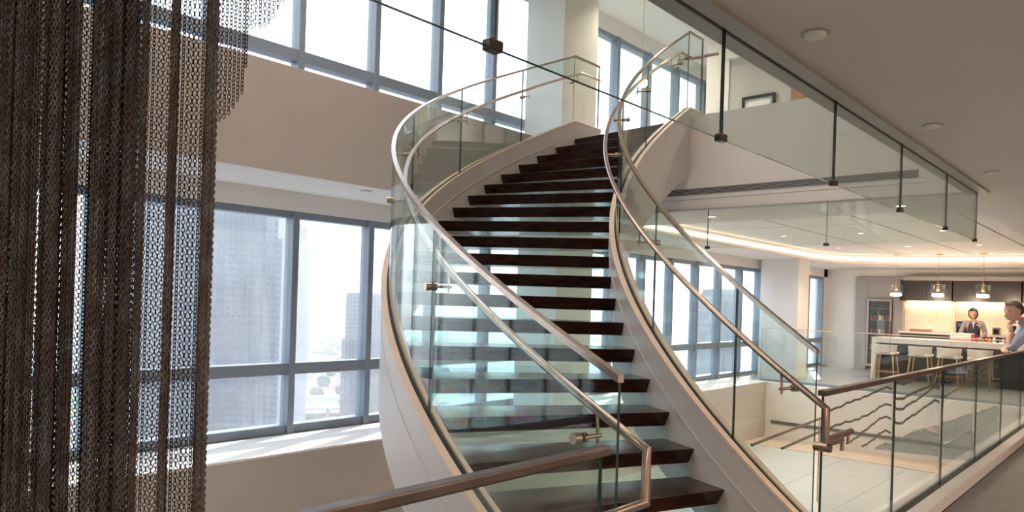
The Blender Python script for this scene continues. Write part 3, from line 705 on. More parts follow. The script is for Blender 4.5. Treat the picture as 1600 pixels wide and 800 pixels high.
# ------------------------------------------------------------------ bar
bw = MB().box(20.6, 20.8, -6, 7.1, 0, CL).build('wall_bar', 'white'); struct(bw, 'white wall around the bar recess')
pn = thing('panelling', 'taupe panelling at the left end of the bar holding the drinks fridge', 'panelling', (20.5, 5.7, 0))
mb = MB(); mb.box(20.5, 20.592, 5.98, 6.27, 0, 2.43).build('panel', 'panelgrey', pn)
MB().box(20.5, 20.592, 5.135, 5.36, 0, 2.43).build('panel', 'panelgrey', pn)
MB().box(20.5, 20.592, 5.365, 5.975, 1.88, 2.43).build('panel', 'panelgrey', pn)
pf = thing('cabinet_fascia', 'pale taupe band running over the dark bar cabinets', 'panelling', (20.4, 2.5, 2.33))
for a, b in ((-2, 1.5), (1.504, 3.3), (3.304, 5.08)): MB().box(20.2, 20.595, a, b, 2.33, 2.43).build('panel', 'panelgrey', pf)
MB().box(20.47, 20.6, 5.10, 5.135, 0.9, 2.33).build('end_post', 'panelgrey', pn)
MB().box(20.18, 20.6, 5.09, 5.13, 1.83, 2.33).build('end_post', 'cab', pn)
fr = thing('drinks_fridge', 'tall glass-door drinks fridge in a steel frame left of the bar', 'fridge', (20.45, 5.67, 0))
MB().box(20.52, 20.6, 5.37, 5.97, .05, 1.87).build('cabinet', 'black', fr)
dr = MB(); dr.box(20.44, 20.49, 5.37, 5.42, .10, 1.86); dr.box(20.44, 20.49, 5.92, 5.97, .10, 1.86); dr.box(20.44, 20.49, 5.42, 5.92, .10, .17); dr.box(20.44, 20.49, 5.42, 5.92, 1.80, 1.86)
dro = dr.build('door_frame', 'steel', fr)
MB().box(20.46, 20.468, 5.42, 5.92, .17, 1.80).build('door_glass', 'lampglass', dro)
MB().tube([(20.41, 5.395, .5), (20.41, 5.395, 1.3)], .012, 8).build('handle', 'steel', dro)
for z in (.55, .95, 1.30, 1.6): MB().box(20.49, 20.56, 5.43, 5.91, z, z+.012).build('shelf', 'alu', fr)
for z in (.56, .96, 1.31):
    for j in range(7):
        y = 5.46 + j*.068
        cm_ = ['red', 'farblue', 'card', 'amber'][(j*7+int(z*10)) % 4]
        lab = '%s drink can, %s from the left on the %s shelf of the glass-door fridge' % ({'red': 'red', 'farblue': 'blue', 'card': 'white', 'amber': 'amber'}[cm_], ORD[6-j], {.56: 'lowest', .96: 'middle', 1.31: 'upper'}[z])
        t = thing('drink_can', lab, 'can', (20.515, y, z+.003), 'cans in the fridge')
        MB().lathe([(.02, 0), (.024, .008), (.024, .10), (.02, .112), (.018, .112)], (20.515, y, z+.003), 10).build('can_body', cm_, t, True)
# upper cabinets
for n_, (a, b) in enumerate(((3.99, 5.08), (2.60, 3.97), (1.20, 2.58), (-.2, 1.18))):
    t = thing('bar_cabinet', ['dark glossy wall cabinet at the left end over the bar backsplash', 'dark glossy wall cabinet over the woman behind the bar',
                               'dark glossy wall cabinet above the man at the right edge', 'dark glossy wall cabinet farthest right beyond the frame'][n_], 'cabinet', (20.4, (a+b)/2, 1.84), 'bar wall cabinets')
    MB().box(20.24, 20.59, a, b, 1.84, 2.325).build('carcass', 'cab', t)
    c = (a+b)/2
    for u, v in ((a+.003, c-.003), (c+.003, b-.003)): bevel(MB().box(20.215, 20.24, u, v, 1.83, 2.32).build('door', 'cab', t), .003, 1)
    MB().box(20.42, 20.46, a+.05, b-.05, 1.828, 1.84).build('light_strip', 'ledsoft', t)
    l = bpy.data.lights.new('under_cabinet', 'AREA'); l.shape = 'RECTANGLE'; l.size = .05; l.size_y = b-a-.1; l.energy = 3.2; l.color = (1, .70, .42)
    o = bpy.data.objects.new('under_cabinet_lamp', l); COL.objects.link(o); o.parent = t; o.location = (.05, 0, -.03); o.rotation_euler = (0, -.25, 0)
tag(MB().box(20.40, 20.56, 3.975, 3.985, 1.075, 1.83).build('divider_post', 'white'), 'slim white post dividing the lit bar backsplash', 'post')
# backsplash: stacked upright tiles
bs = MB().box(20.574, 20.592, -.2, 5.10, 1.08, 1.84).build('backsplash', 'splashgrout')
tag(bs, 'lit backsplash of upright cream tiles behind the bar', 'backsplash')
mb = MB(); y = -.19
while y < 5.07:
    for r_ in range(3):
        z = 1.085 + r_*.252
        mb.box(20.565, 20.576, y, y+.061, z, z+.246)
    y += .066
tl2 = mb.build('tile', 'splash', bs); tl2['kind'] = 'stuff'
bc = thing('back_counter', 'long back counter under the lit backsplash', 'counter', (20.3, 2.5, 0))
MB().box(20.02, 20.575, -.2, 5.09, 1.02, 1.07).build('worktop', 'counter', bc)
for k in range(5): bevel(MB().box(20.06, 20.55, -.2+k*1.055, -.2+k*1.055+1.05, .08, 1.02).build('door', 'cab', bc), .004, 1)
sk = MB().box(20.565-.008, 20.575-.012, 4.42, 4.56, 1.16, 1.22).build('socket_plate', 'card'); tag(sk, 'double socket plate on the backsplash tiles above the wooden tray', 'socket')
# island
isl = thing('bar_island', 'bar island with thick white marble top and dark slatted front', 'bar counter', (18.4, 2.8, 0))
bevel(MB().box(17.95, 18.90, .2, 5.12, .83, .95).build('worktop', 'counter', isl), .006, 2)
bevel(MB().box(17.95, 18.90, 5.02, 5.12, 0, .83).build('end_panel', 'counter', isl), .006, 2)
MB().box(18.32, 18.85, .2, 5.02, 0, .83).build('base', 'cab', isl)
sm = MB().box(0, .02, 0, .055, .04, .82).mesh('slat', 'cab')
for k in range(60):
    o = bpy.data.objects.new('slat', sm); COL.objects.link(o); o.parent = isl; o.location = (18.30-18.4, .24+k*.08-2.8, 0)
# stools
def stool(x, y):
    t = thing('bar_stool', '', 'stool', (x, y, 0), 'cream stools at the bar island')
    mb = MB(); n = 12
    seat = MB().box(x-.19, x+.20, y-.21, y+.21, .60, .66).build('seat', 'cream', t); bevel(seat, .025, 3)
    vs = []; fs = []
    for i in range(n+1):
        a = lin(-70, 70, i/n)*D2R
        for r_, z in ((.215, .64), (.235, .64), (.250, .82), (.228, .82)):
            vs.append((x+.02-r_*math.cos(a), y+r_*math.sin(a), z))
    for i in range(n):
        for j in range(4): fs.append((i*4+j, i*4+(j+1) % 4, i*4+4+(j+1) % 4, i*4+4+j))
    fs += [(3,2,1,0), (n*4, n*4+1, n*4+2, n*4+3)]
    bevel(MB().add(vs, fs).build('backrest', 'cream', t, True), .008, 2)
    for sx_ in (-1, 1):
        for sy in (-1, 1):
            MB().tube([(x+sx_*.15, y+sy*.16, .61), (x+sx_*.21, y+sy*.22, 0)], [.016, .010], 8).build('leg', 'oak', t, True)
    MB().tube([(x-.19, y-.2, .22), (x-.19, y+.2, .22), (x+.19, y+.2, .22), (x+.19, y-.2, .22), (x-.19, y-.2, .22)], .007, 6).build('footrest', 'oak', t)
    return t
s0 = stool(17.45, 4.66); s0['label'] = 'cream bar stool with oak legs at the left end of the island'
for y, lab in ((3.99, 'second cream bar stool from the left end of the island'), (3.45, 'third cream bar stool from the left, in front of the red and white box'), (2.90, 'fourth cream bar stool, nearest the man with his fist to his chin')):
    c = copy_tree(s0); c.location = (17.45, y, 0); c['label'] = lab
# pendants
def pendant(x, y, z):
    t = thing('pendant_lamp', '', 'pendant lamp', (x, y, z), 'pendant lamps over the bar island')
    MB().lathe([(.075, 0), (.075, -.028), (.01, -.030)], (x, y, z), 20).build('canopy', 'brass', t, True)
    MB().tube([(x, y, z-.03), (x, y, z-.72)], .007, 8).build('rod', 'brass', t)
    MB().lathe([(.05, -.66), (.125, -.665), (.137, -.69), (.140, -.85), (.128, -.925), (.10, -.94)], (x, y, z), 24, close=False).build('shade', 'lampglass', t, True)
    MB().lathe([(.02, -.70), (.028, -.71), (.028, -.80), (.02, -.81)], (x, y, z), 14).build('socket', 'brass', t, True)
    MB().lathe([(.02, -.86), (.10, -.87), (.118, -.90), (.105, -.932), (.01, -.937)], (x, y, z), 20).build('diffuser', 'bulb', t, True)
    l = bpy.data.lights.new('pendant', 'POINT'); l.energy = 16; l.color = (1, .78, .55); l.shadow_soft_size = .09
    o = bpy.data.objects.new('pendant_lamp_light', l); COL.objects.link(o); o.parent = t; o.location = (0, 0, -1.0)
    return t
p0 = pendant(18.1, 4.68, 2.83); p0['label'] = 'left of the three glass pendant lamps over the bar island'
for y, lab in ((3.84, 'middle of the three glass pendant lamps over the bar island'), (3.00, 'right of the three glass pendant lamps over the bar island')):
    c = copy_tree(p0); c.location = (18.1, y, 2.83); c['label'] = lab
up = thing('pendant_reflection', 'small glowing globe upstairs imitating a bar pendant reflected in the stair glass', 'pendant lamp', (9.6, 6.15, ATR))  # solid glowing shape standing in for a bar pendant's reflection
MB().tube([(9.6, 6.15, ATR), (9.6, 6.15, 5.0)], .006, 6).build('rod', 'brass', up)
MB().ball((9.6, 6.15, 4.93), (.10, .10, .065), nu=16, nv=10).build('globe', 'bulb', up, True)
# things on the island
bx = thing('cardboard_box', 'white and red flat box on the bar in front of the woman', 'box', (18.4, 3.40, .95))
MB().box(18.28, 18.60, 3.22, 3.62, .951, 1.10).build('box_body', 'card', bx)
MB().box(18.275, 18.605, 3.215, 3.625, .965, .985).build('red_band', 'red', bx); MB().box(18.275, 18.605, 3.205, 3.222, .951, 1.105).build('red_side', 'red', bx)
MB().box(18.272, 18.28, 3.54, 3.58, 1.05, 1.065).build('printed_mark', 'panelgrey', bx)
MB().box(18.27, 18.61, 3.21, 3.63, 1.10, 1.115).build('lid', 'card', bx)
random.seed(3)
for k in range(11):
    y = 3.12 - k*.075; x = 18.3 + .22*random.random(); h = random.choice([.09, .12, .14, .11])
    j = random.choice(['amber', 'card', 'red', 'card', 'amber', 'black'])
    lab = '%s %s jar, %s of the row between the red box and the man' % ('tall' if h > .115 else 'short', {'amber': 'amber', 'card': 'white', 'red': 'red', 'black': 'black'}[j], ORD[k])
    t = thing('condiment_jar', lab, 'jar', (x, y, .95), 'jars and bottles on the bar')
    MB().lathe([(.022, 0), (.027, .006), (.027, h*.65), (.018, h*.75), (.012, h*.8), (.012, h)], (x, y, .951), 12).build('jar_body', j, t, True)
    MB().lathe([(.015, h), (.015, h+.014), (.004, h+.015)], (x, y, .951), 12).build('lid', random.choice(['black', 'brass', 'red']), t, True)
for y, lab in ((2.73, 'left of the two black canisters on the back counter'), (2.58, 'right of the two black canisters on the back counter')):
    t = thing('canister', lab, 'canister', (20.2, y, 1.07), 'black canisters')
    MB().lathe([(.055, 0), (.058, .01), (.058, .19), (.055, .2)], (20.2, y, 1.071), 16).build('canister_body', 'black', t, True)
    MB().lathe([(.060, .2), (.060, .225), (.02, .235)], (20.2, y, 1.071), 16).build('lid', 'black', t, True)
t = thing('wooden_tray', 'long reddish wooden tray on the back counter', 'tray', (20.2, 4.64, 1.07))
mb = MB(); mb.prism([(20.1, 4.44), (20.3, 4.44), (20.3, 4.84), (20.1, 4.84)], 1.071, 1.08); mb.build('tray_base', 'wooddoor', t)
mb = MB()
for x0, x1, y0, y1 in ((20.08, 20.1, 4.42, 4.86), (20.3, 20.32, 4.42, 4.86), (20.1, 20.3, 4.42, 4.44), (20.1, 20.3, 4.84, 4.86)): mb.box(x0, x1, y0, y1, 1.071, 1.125)
mb.build('rim', 'wooddoor', t)
t = thing('coffee_machine', 'dark appliance on the back counter to the left of the woman', 'appliance', (20.25, 3.72, 1.07))
bevel(MB().box(20.1, 20.4, 3.60, 3.86, 1.071, 1.36).build('housing', 'black', t), .012, 2); MB().box(20.09, 20.1, 3.64, 3.82, 1.24, 1.32).build('display', 'farblue', t)
t = thing('napkin_dispenser', 'grey metal dispenser on the back counter right of the woman', 'dispenser', (20.2, 3.05, 1.07))
bevel(MB().box(20.12, 20.3, 2.97, 3.13, 1.071, 1.25).build('housing', 'steel', t), .01, 2); MB().box(20.11, 20.12, 3.0, 3.10, 1.10, 1.20).build('slot_plate', 'black', t)

# ------------------------------------------------------------------ people
def skin_mesh(name, joints, edges, root, sub=2):
    """joints: {name: (pos, radius)}"""
    names = list(joints); idx = {n: i for i, n in enumerate(names)}
    me = bpy.data.meshes.new(name); me.from_pydata([joints[n][0] for n in names], [(idx[a], idx[b]) for a, b in edges], [])
    o = bpy.data.objects.new(name, me); COL.objects.link(o)
    o.modifiers.new('skin', 'SKIN'); md = o.modifiers.new('sub', 'SUBSURF'); md.levels = sub; md.render_levels = sub
    sv_ = me.skin_vertices[0].data
    for n in names:
        r = joints[n][1]; sv_[idx[n]].radius = r if isinstance(r, tuple) else (r, r)
        sv_[idx[n]].use_root = (n == root)
    dg = bpy.context.evaluated_depsgraph_get(); dg.update()
    m2 = bpy.data.meshes.new_from_object(o.evaluated_get(dg)); bpy.data.objects.remove(o); bpy.data.meshes.remove(me)
    return m2
def to_obj(me, name, mats, parent, smooth=True):
    me.name = name; me.materials.clear()
    for k in mats: me.materials.append(M[k])
    if smooth: me.polygons.foreach_set('use_smooth', [True]*len(me.polygons))
    o = bpy.data.objects.new(name, me); COL.objects.link(o); o.parent = parent; return o
def join_meshes(parts, name):
    bm = bmesh.new()
    for me, mi, mw in parts:
        b2 = bmesh.new(); b2.from_mesh(me)
        if mw is not None: b2.transform(mw)
        for f in b2.faces: f.material_index = mi if mi is not None else f.material_index; f.smooth = True
        tmp = bpy.data.meshes.new('t'); b2.to_mesh(tmp); b2.free(); bm.from_mesh(tmp); bpy.data.meshes.remove(tmp)
    out = bpy.data.meshes.new(name); bm.to_mesh(out); bm.free(); return out
def head_mesh(lips=1, eyes=2):
    """head facing +X, chin at z=0, crown at z=.235; materials 0 skin, 1 lip, 2 eye, 3 white"""
    bm = bmesh.new(); bmesh.ops.create_uvsphere(bm, u_segments=28, v_segments=22, radius=1)
    for v in bm.verts:
        x, y, z = v.co
        sx_ = .098 if x > 0 else .105; w = .077
        if z < 0: w *= 1 - .30*(-z)**1.5; sx_ *= 1 - .10*(-z) 
        X, Y, Z = x*sx_, y*w, z*.1175
        if x > 0.2 and z < -.35: X += .022*(-z)              # jaw and chin forward
        if x > .5 and abs(y) < .25 and -.45 < z < .25:         # nose ridge
            t = (0.25-z)/.7; X += .026*max(0, min(1, t))*(1-abs(y)/.25)
        if x > .6 and .05 < z < .35 and .18 < abs(y) < .55: X -= .008   # eye sockets
        if x > .6 and .3 < z < .55: X += .005                  # brow
        v.co = (X, Y, Z + .1175)
    me = bpy.data.meshes.new('h'); bm.to_mesh(me); bm.free()
    ex = MB()
    for s in (-1, 1):
        ex.ball((.084, s*.031, .128), (.0115, .013, .007), 3, 10, 6); ex.ball((.0925, s*.031, .128), (.0045, .006, .006), 2, 8, 6)
        ex.ball((.086, s*.032, .147), (.010, .018, .004), 2, 8, 5)
        ex.ball((-.005, s*.080, .115), (.020, .008, .032), 0, 10, 8)
    ex.ball((.094, 0, .057), (.010, .024, .005), 1, 10, 6); ex.ball((.092, 0, .049), (.011, .021, .006), 1, 10, 6)
    ex.ball((.104, 0, .087), (.018, .016, .011), 0, 10, 6); ex.ball((.093, 0, .105), (.016, .011, .022), 0, 10, 6); ex.ball((.080, 0, .050), (.020, .034, .022), 0, 10, 6)
    em = ex.mesh('e', ['skin', 'lip', 'eye', 'card'])
    return join_meshes([(me, 0, None), (em, None, None)], 'head')
def hand_parts(wrist, dirv, up, curl, side, size=1.0):
    """palm and five separate fingers as skinned chains; dirv along the fingers, up = back of the hand"""
    d = Vector(dirv).normalized(); u = (Vector(up) - d*Vector(up).dot(d)).normalized(); r = d.cross(u)*side
    W_ = Vector(wrist); out = []
    J = {'w': (W_, .024*size), 'p': (W_+d*.045*size, (.036*size, .016*size)), 'k': (W_+d*.09*size, (.040*size, .014*size))}
    out.append(skin_mesh('palm', {k_: (tuple(v[0]), v[1]) for k_, v in J.items()}, [('w', 'p'), ('p', 'k')], 'w'))
    for i, (off, ln) in enumerate(((.030, .072), (.010, .082), (-.010, .076), (-.029, .060))):
        b = W_ + d*.085*size + r*off*size; pts = [b]; a = 0.0
        for s_ in range(3):
            a += curl*(.55 + .25*s_)
            pts.append(pts[-1] + (d*math.cos(a) - u*math.sin(a))*ln*size*(.42, .32, .26)[s_])
        rs = (.0095, .009, .0082, .007)
        out.append(skin_mesh('finger', {str(q_): (tuple(p_), rs[q_]*size) for q_, p_ in enumerate(pts)}, [('0', '1'), ('1', '2'), ('2', '3')], '0', 1))
    b = W_ + d*.03*size + r*.028*size; pts = [b, b + (d*.6+r*.7-u*.25).normalized()*.038*size]
    pts.append(pts[-1] + (d*.9+r*.15-u*.45).normalized()*.030*size); pts.append(pts[-1] + (d*.9-r*.1-u*.6).normalized()*.022*size)
    out.append(skin_mesh('finger', {str(q_): (tuple(p_), (.013, .011, .0095, .008)[q_]*size) for q_, p_ in enumerate(pts)}, [('0', '1'), ('1', '2'), ('2', '3')], '0', 1))
    return out
LEG = [('pel', 'hl'), ('hl', 'kl'), ('kl', 'al'), ('al', 'fl'), ('pel', 'hr'), ('hr', 'kr'), ('kr', 'ar'), ('ar', 'fr')]
TOR = [('pel', 'wai'), ('wai', 'che'), ('che', 'nb'), ('nb', 'nt'), ('che', 'sl'), ('sl', 'el'), ('el', 'wl'), ('che', 'sr'), ('sr', 'er'), ('er', 'wr')]
def person(name, label, loc, rz, J, headpos, headrot, hands, skin, shirt, trousers, hairf, extra=None, sleeve=.75, grp=None):
    root = thing(name, label, 'person', loc, grp, rz)
    slim = {'pel': .030, 'wai': .030, 'che': .034, 'sl': .012, 'sr': .012, 'hl': .014, 'hr': .014}
    JB = {n: (p_, (tuple(q-slim.get(n, 0) for q in r_) if isinstance(r_, tuple) else r_-slim.get(n, 0))) for n, (p_, r_) in J.items()}
    body = skin_mesh('body', JB, LEG+TOR, 'pel')
    hm = head_mesh(); T = Matrix.Translation(headpos) @ headrot
    parts = [(body, 0, None), (hm, None, T)]
    for h in hands: parts += [(m_, 0, None) for m_ in h]
    bo = to_obj(join_meshes(parts, 'body'), 'body', [skin, 'lip', 'eye', 'card'], root)
    # clothing: slightly larger skinned shells over the same skeleton
    def grow(n, e): p_, r_ = J[n]; return (p_, tuple(q+e for q in r_) if isinstance(r_, tuple) else r_+e)
    tj = {n: grow(n, .012) for n in ('pel', 'wai', 'che', 'sl', 'sr', 'el', 'er')}
    tj['nb'] = grow('nb', .010); pq = Vector(J['pel'][0]); tj['hem'] = ((pq.x, pq.y, pq.z-.10), (J['pel'][1][0]+.016, J['pel'][1][1]+.02))
    for a, b, c in (('el', 'wl', 'cl'), ('er', 'wr', 'cr')):
        pa, pb = Vector(J[a][0]), Vector(J[b][0]); tj[c] = (tuple(pa.lerp(pb, sleeve)), lin(J[a][1], J[b][1], sleeve)+.012 if not isinstance(J[b][1], tuple) else .045)
    sh = skin_mesh('shirt', tj, [('hem', 'pel'), ('pel', 'wai'), ('wai', 'che'), ('che', 'nb'), ('che', 'sl'), ('sl', 'el'), ('el', 'cl'), ('che', 'sr'), ('sr', 'er'), ('er', 'cr')], 'pel')
    so_ = to_obj(sh, 'shirt', [shirt], root)
    lj = {n: grow(n, .013) for n in ('pel', 'hl', 'hr', 'kl', 'kr', 'al', 'ar')}
    to_obj(skin_mesh('trousers', lj, [('pel', 'hl'), ('hl', 'kl'), ('kl', 'al'), ('pel', 'hr'), ('hr', 'kr'), ('kr', 'ar')], 'pel'), 'trousers', [trousers], root)
    for s in ('l', 'r'):
        a, f = Vector(J['a'+s][0]), Vector(J['f'+s][0])
        shj = {'0': (tuple(a+Vector((-.05, 0, -.04))), .036), '1': (tuple(a+Vector((.03, 0, -.035))), .040), '2': (tuple(f+Vector((0, 0, .0))), (.042, .026))}
        to_obj(skin_mesh('shoe', shj, [('0', '1'), ('1', '2')], '0'), 'shoe', ['leather'], root)
    hairf(root, T)
    if extra: extra(root, T, so_)
    return root

# man: leans on the rail with both forearms, chin on his fist, facing left across the opening
def man_hair(root, T):
    bm = bmesh.new(); bmesh.ops.create_uvsphere(bm, u_segments=24, v_segments=18, radius=1)
    kill = []
    for v in bm.verts:
        x, y, z = v.co
        X, Y, Z = x*.108, y*.084, z*.111
        lim = .066 + (.010 if x > .55 else 0)
        if x < .12: lim = -.005
        if x < -.15: lim = -.060
        if Z < lim: Z = lim - .002; X *= .93; Y *= .93
        if x > .4 and z > .5: X += .012; Z += .010
        v.co = (X-.006, Y, Z+.129)
    me = bpy.data.meshes.new('hair'); bm.to_mesh(me); bm.free(); me.transform(T)
    to_obj(me, 'hair', ['hairgrey'], root)
MJ = {'pel': ((.08, 0, .95), (.150, .120)), 'wai': ((.24, 0, 1.13), (.150, .122)), 'che': ((.47, .01, 1.345), (.178, .128)),
      'nb': ((.59, .05, 1.465), (.076, .070)), 'nt': ((.645, .08, 1.515), .060),
      'sl': ((.545, .20, 1.435), .068), 'el': ((.745, .115, 1.150), .053), 'wl': ((.735, .100, 1.360), .037),
      'sr': ((.54, -.19, 1.43), .068), 'er': ((.66, -.30, 1.145), .050), 'wr': ((.785, -.085, 1.137), .034),
      'hl': ((.07, .10, .91), .097), 'kl': ((.05, .11, .49), .064), 'al': ((-.08, .12, .09), .041), 'fl': ((.08, .13, .035), .033),
      'hr': ((.07, -.10, .91), .097), 'kr': ((-.06, -.11, .49), .064), 'ar': ((-.22, -.12, .09), .041), 'fr': ((-.06, -.13, .035), .033)}
MHR = Matrix.Rotation(.44, 4, 'Z') @ Matrix.Rotation(.20, 4, 'Y')
mh = [hand_parts((.738, .100, 1.345), (.10, .04, .80), (.9, .4, 0), 1.30, -1, 1.12), hand_parts((.770, -.075, 1.137), (.12, .98, .02), (0, 0, 1), .45, -1, 1.0)]
def man_extra(root, T, sh):
    mb = MB()
    mb.lathe([(.070, 0), (.074, .035), (.070, .05)], (0, 0, 0), 18, close=False)
    me = mb.mesh('collar', 'shirt'); me.transform(Matrix.Translation((.585, .048, 1.462)) @ Matrix.Rotation(.60, 4, 'Y'))
    to_obj(me, 'collar', ['shirt'], root)
face_dir = math.atan2(.741, -.671)     # image-left in plan
person('person', 'man in a pale checked shirt leaning on the rail at right, fist to chin', (10.47, .72, 0), math.atan2(.95, -.30), MJ,
       (.70, .105, 1.478), MHR, mh, 'skin', 'shirt', 'navy', man_hair, man_extra, .30)

# woman behind the bar
def woman_hair(root, T):
    bm = bmesh.new(); bmesh.ops.create_uvsphere(bm, u_segments=24, v_segments=18, radius=1)
    for v in bm.verts:
        x, y, z = v.co
        X, Y, Z = x*.115, y*.098, z*.120
        if z < .0:
            Z = z*.150; Y = y*.104
            if x > 0: X *= .30
        if x > .25 and z < .42: X = .25*.115 + (x-.25)*.02      # open at the face
        if x > .15 and z < .3: Y *= 1.0
        v.co = (X-.012, Y, Z+.132)
    me = bpy.data.meshes.new('hair'); bm.to_mesh(me); bm.free(); me.transform(T)
    to_obj(me, 'hair', ['hair'], root)
WJ = {'pel': ((0, 0, .93), (.150, .110)), 'wai': ((0, 0, 1.10), (.128, .095)), 'che': ((.01, 0, 1.29), (.145, .100)),
      'nb': ((0, 0, 1.40), (.058, .055)), 'nt': ((.01, 0, 1.46), .047),
      'sl': ((0, .165, 1.335), .052), 'el': ((.03, .235, 1.10), .040), 'wl': ((.22, .17, 1.03), .027),
      'sr': ((0, -.165, 1.335), .052), 'er': ((.03, -.245, 1.10), .040), 'wr': ((.22, -.15, 1.03), .027),
      'hl': ((0, .095, .90), .092), 'kl': ((.01, .09, .49), .058), 'al': ((-.02, .09, .09), .037), 'fl': ((.12, .10, .035), .030),
      'hr': ((0, -.095, .90), .092), 'kr': ((.01, -.09, .49), .058), 'ar': ((-.02, -.09, .09), .037), 'fr': ((.12, -.10, .035), .030)}
wh = [hand_parts((.225, .165, 1.03), (.8, -.3, -.25), (0, 0, 1), .6, 1, .9), hand_parts((.225, -.145, 1.03), (.8, .3, -.25), (0, 0, 1), .6, -1, .9)]
def woman_extra(root, T, sh):
    vj = {n: ((WJ[n][0][0], 0, WJ[n][0][2]), (WJ[n][1][0]+.030, WJ[n][1][1]+.040)) for n in ('pel', 'wai', 'che')}
    vj['sl'] = ((0, .100, 1.36), .066); vj['sr'] = ((0, -.100, 1.36), .066)
    vo = to_obj(skin_mesh('vest', vj, [('pel', 'wai'), ('wai', 'che'), ('che', 'sl'), ('che', 'sr')], 'pel'), 'vest', ['vest'], root)
    me = MB().add([(.130, -.03, 1.37), (.130, .03, 1.37), (.140, 0, 1.20), (.10, -.03, 1.37), (.10, .03, 1.37), (.11, 0, 1.20)], [(0, 2, 1), (3, 4, 5), (0, 1, 4, 3), (1, 2, 5, 4), (2, 0, 3, 5)]).mesh('shirt_front', 'shirt')
    to_obj(me, 'shirt_front', ['shirt'], root, False)
    me = MB().box(.122, .130, .055, .085, 1.29, 1.305).mesh('badge', 'card'); to_obj(me, 'badge', ['card'], root, False)
    for s in (-1, 1):
        me = MB().add([(.075, s*.02, 1.40), (.115, s*.075, 1.375), (.125, s*.03, 1.33), (.065, s*.02, 1.395), (.105, s*.075, 1.37), (.115, s*.03, 1.325)], [(0, 1, 2), (5, 4, 3), (0, 3, 4, 1), (1, 4, 5, 2), (2, 5, 3, 0)]).mesh('collar', 'blouse')
        to_obj(me, 'collar', ['blouse'], root, False)
person('person', 'dark-haired woman in a black vest standing behind the bar, head tilted', (19.40, 3.38, 0), math.pi+.15, WJ,
       (.03, 0, 1.435), Matrix.Rotation(.10, 4, 'X') @ Matrix.Rotation(.12, 4, 'Y'), wh, 'skin2', 'blouse', 'navy', woman_hair, woman_extra, .9)

# ------------------------------------------------------------------ chain curtain
LK = 0.0125
def link_chain(n, z0, mats_alt=False):
    """a hanging chain of n interlocked links, every link an octagonal ring turned against the last"""
    mb = MB()
    for i in range(n):
        zc = z0 - i*LK; a = (i % 2)*math.pi/2 + .5; ca, sa = math.cos(a), math.sin(a)
        hw, hl, r_ = .0058, .0086, .0018
        vs = []; fs = []; m = 6
        for j in range(m):
            t = 2*math.pi*(j+.5)/m; cx_, cz_ = math.cos(t), math.sin(t)
            for q in range(3):
                p_ = 2*math.pi*q/3; rr = 1 + 0
                ox = (hw + r_*math.cos(p_))*cx_; oz = (hl + r_*math.cos(p_))*cz_; oy = r_*math.sin(p_)
                vs.append((ox*ca - oy*sa, ox*sa + oy*ca, zc+oz))
        for j in range(m):
            for q in range(3): fs.append((j*3+q, j*3+(q+1) % 3, ((j+1) % m)*3+(q+1) % 3, ((j+1) % m)*3+q))
        mb.add(vs, fs)
    return mb
cc = thing('chain_curtain', 'large dark metal chain curtain hanging in folds down the left side of the picture', 'chain curtain', (.8, 2.5, 3.4))
fwd = Vector((math.cos(YAW), math.sin(YAW), 0)); lat = Vector((math.sin(YAW), -math.cos(YAW), 0))
def cpos(px, d): return lat*((px+8-800)/1142.2*d) + fwd*d       # plan position of a strand
ZT = 3.35
long_a = link_chain(int((ZT-.45)/LK), 0).mesh('chain', 'chain'); long_b = link_chain(int((ZT-.45)/LK), 0).mesh('chain', 'chain2')
for me in (long_a, long_b): me.polygons.foreach_set('use_smooth', [True]*len(me.polygons))
gaps = [(2, 5), (42, 45), (82, 89), (105, 123), (150, 158), (172, 176), (195, 201), (213, 248), (258, 301)]
def in_gap(px): return any(a <= px <= b for a, b in gaps)
rows = []       # (px, depth)
px = -36.0
gapn = 0
while px < 321:
    if in_gap(px):
        rows.append((px, 2.30)); px += 7.6
    else:
        for r_ in range(9): rows.append((px + random.uniform(-2.2, 2.2), 2.10 + r_*.06 + random.uniform(-.02, .02)))
        px += 4.3
rows.sort(key=lambda q: (q[1] != 2.30, q[1]))
front = rows[:262]; back = rows[262:]
def strand(me, px, d, z):
    o = bpy.data.objects.new('chain', me); COL.objects.link(o); o.parent = cc
    p_ = cpos(px, d); o.location = (p_.x-.8, p_.y-2.5, z-3.4); o.rotation_euler = (0, 0, random.uniform(0, 3)); return o
for px, d in front: strand(random.choice((long_a, long_a, long_b)), px, d, ZT - random.uniform(0, .012))
# shorter outer tiers at the upper right of the curtain
tiers = []
for i, (px, yb) in enumerate([(343, 193), (350, 188), (357, 182), (364, 172), (371, 162), (378, 150), (384, 108)]): tiers.append((px, yb))
for px, yb in [(392, 48), (399, 46), (406, 46), (413, 44), (420, 40), (427, 30), (434, 18), (441, 6)]: tiers.append((px, yb))
d0 = 2.34
for px, yb in tiers:
    zb = EYE + (468 + .0316*(px-800) - yb)/1142.2*d0
    n = int((ZT-zb)/LK)
    if yb not in (): 
        me = link_chain(n, 0).mesh('chain', 'chain'); strand(me, px - 8 - (468-yb)*.0316, d0, zb + n*LK)
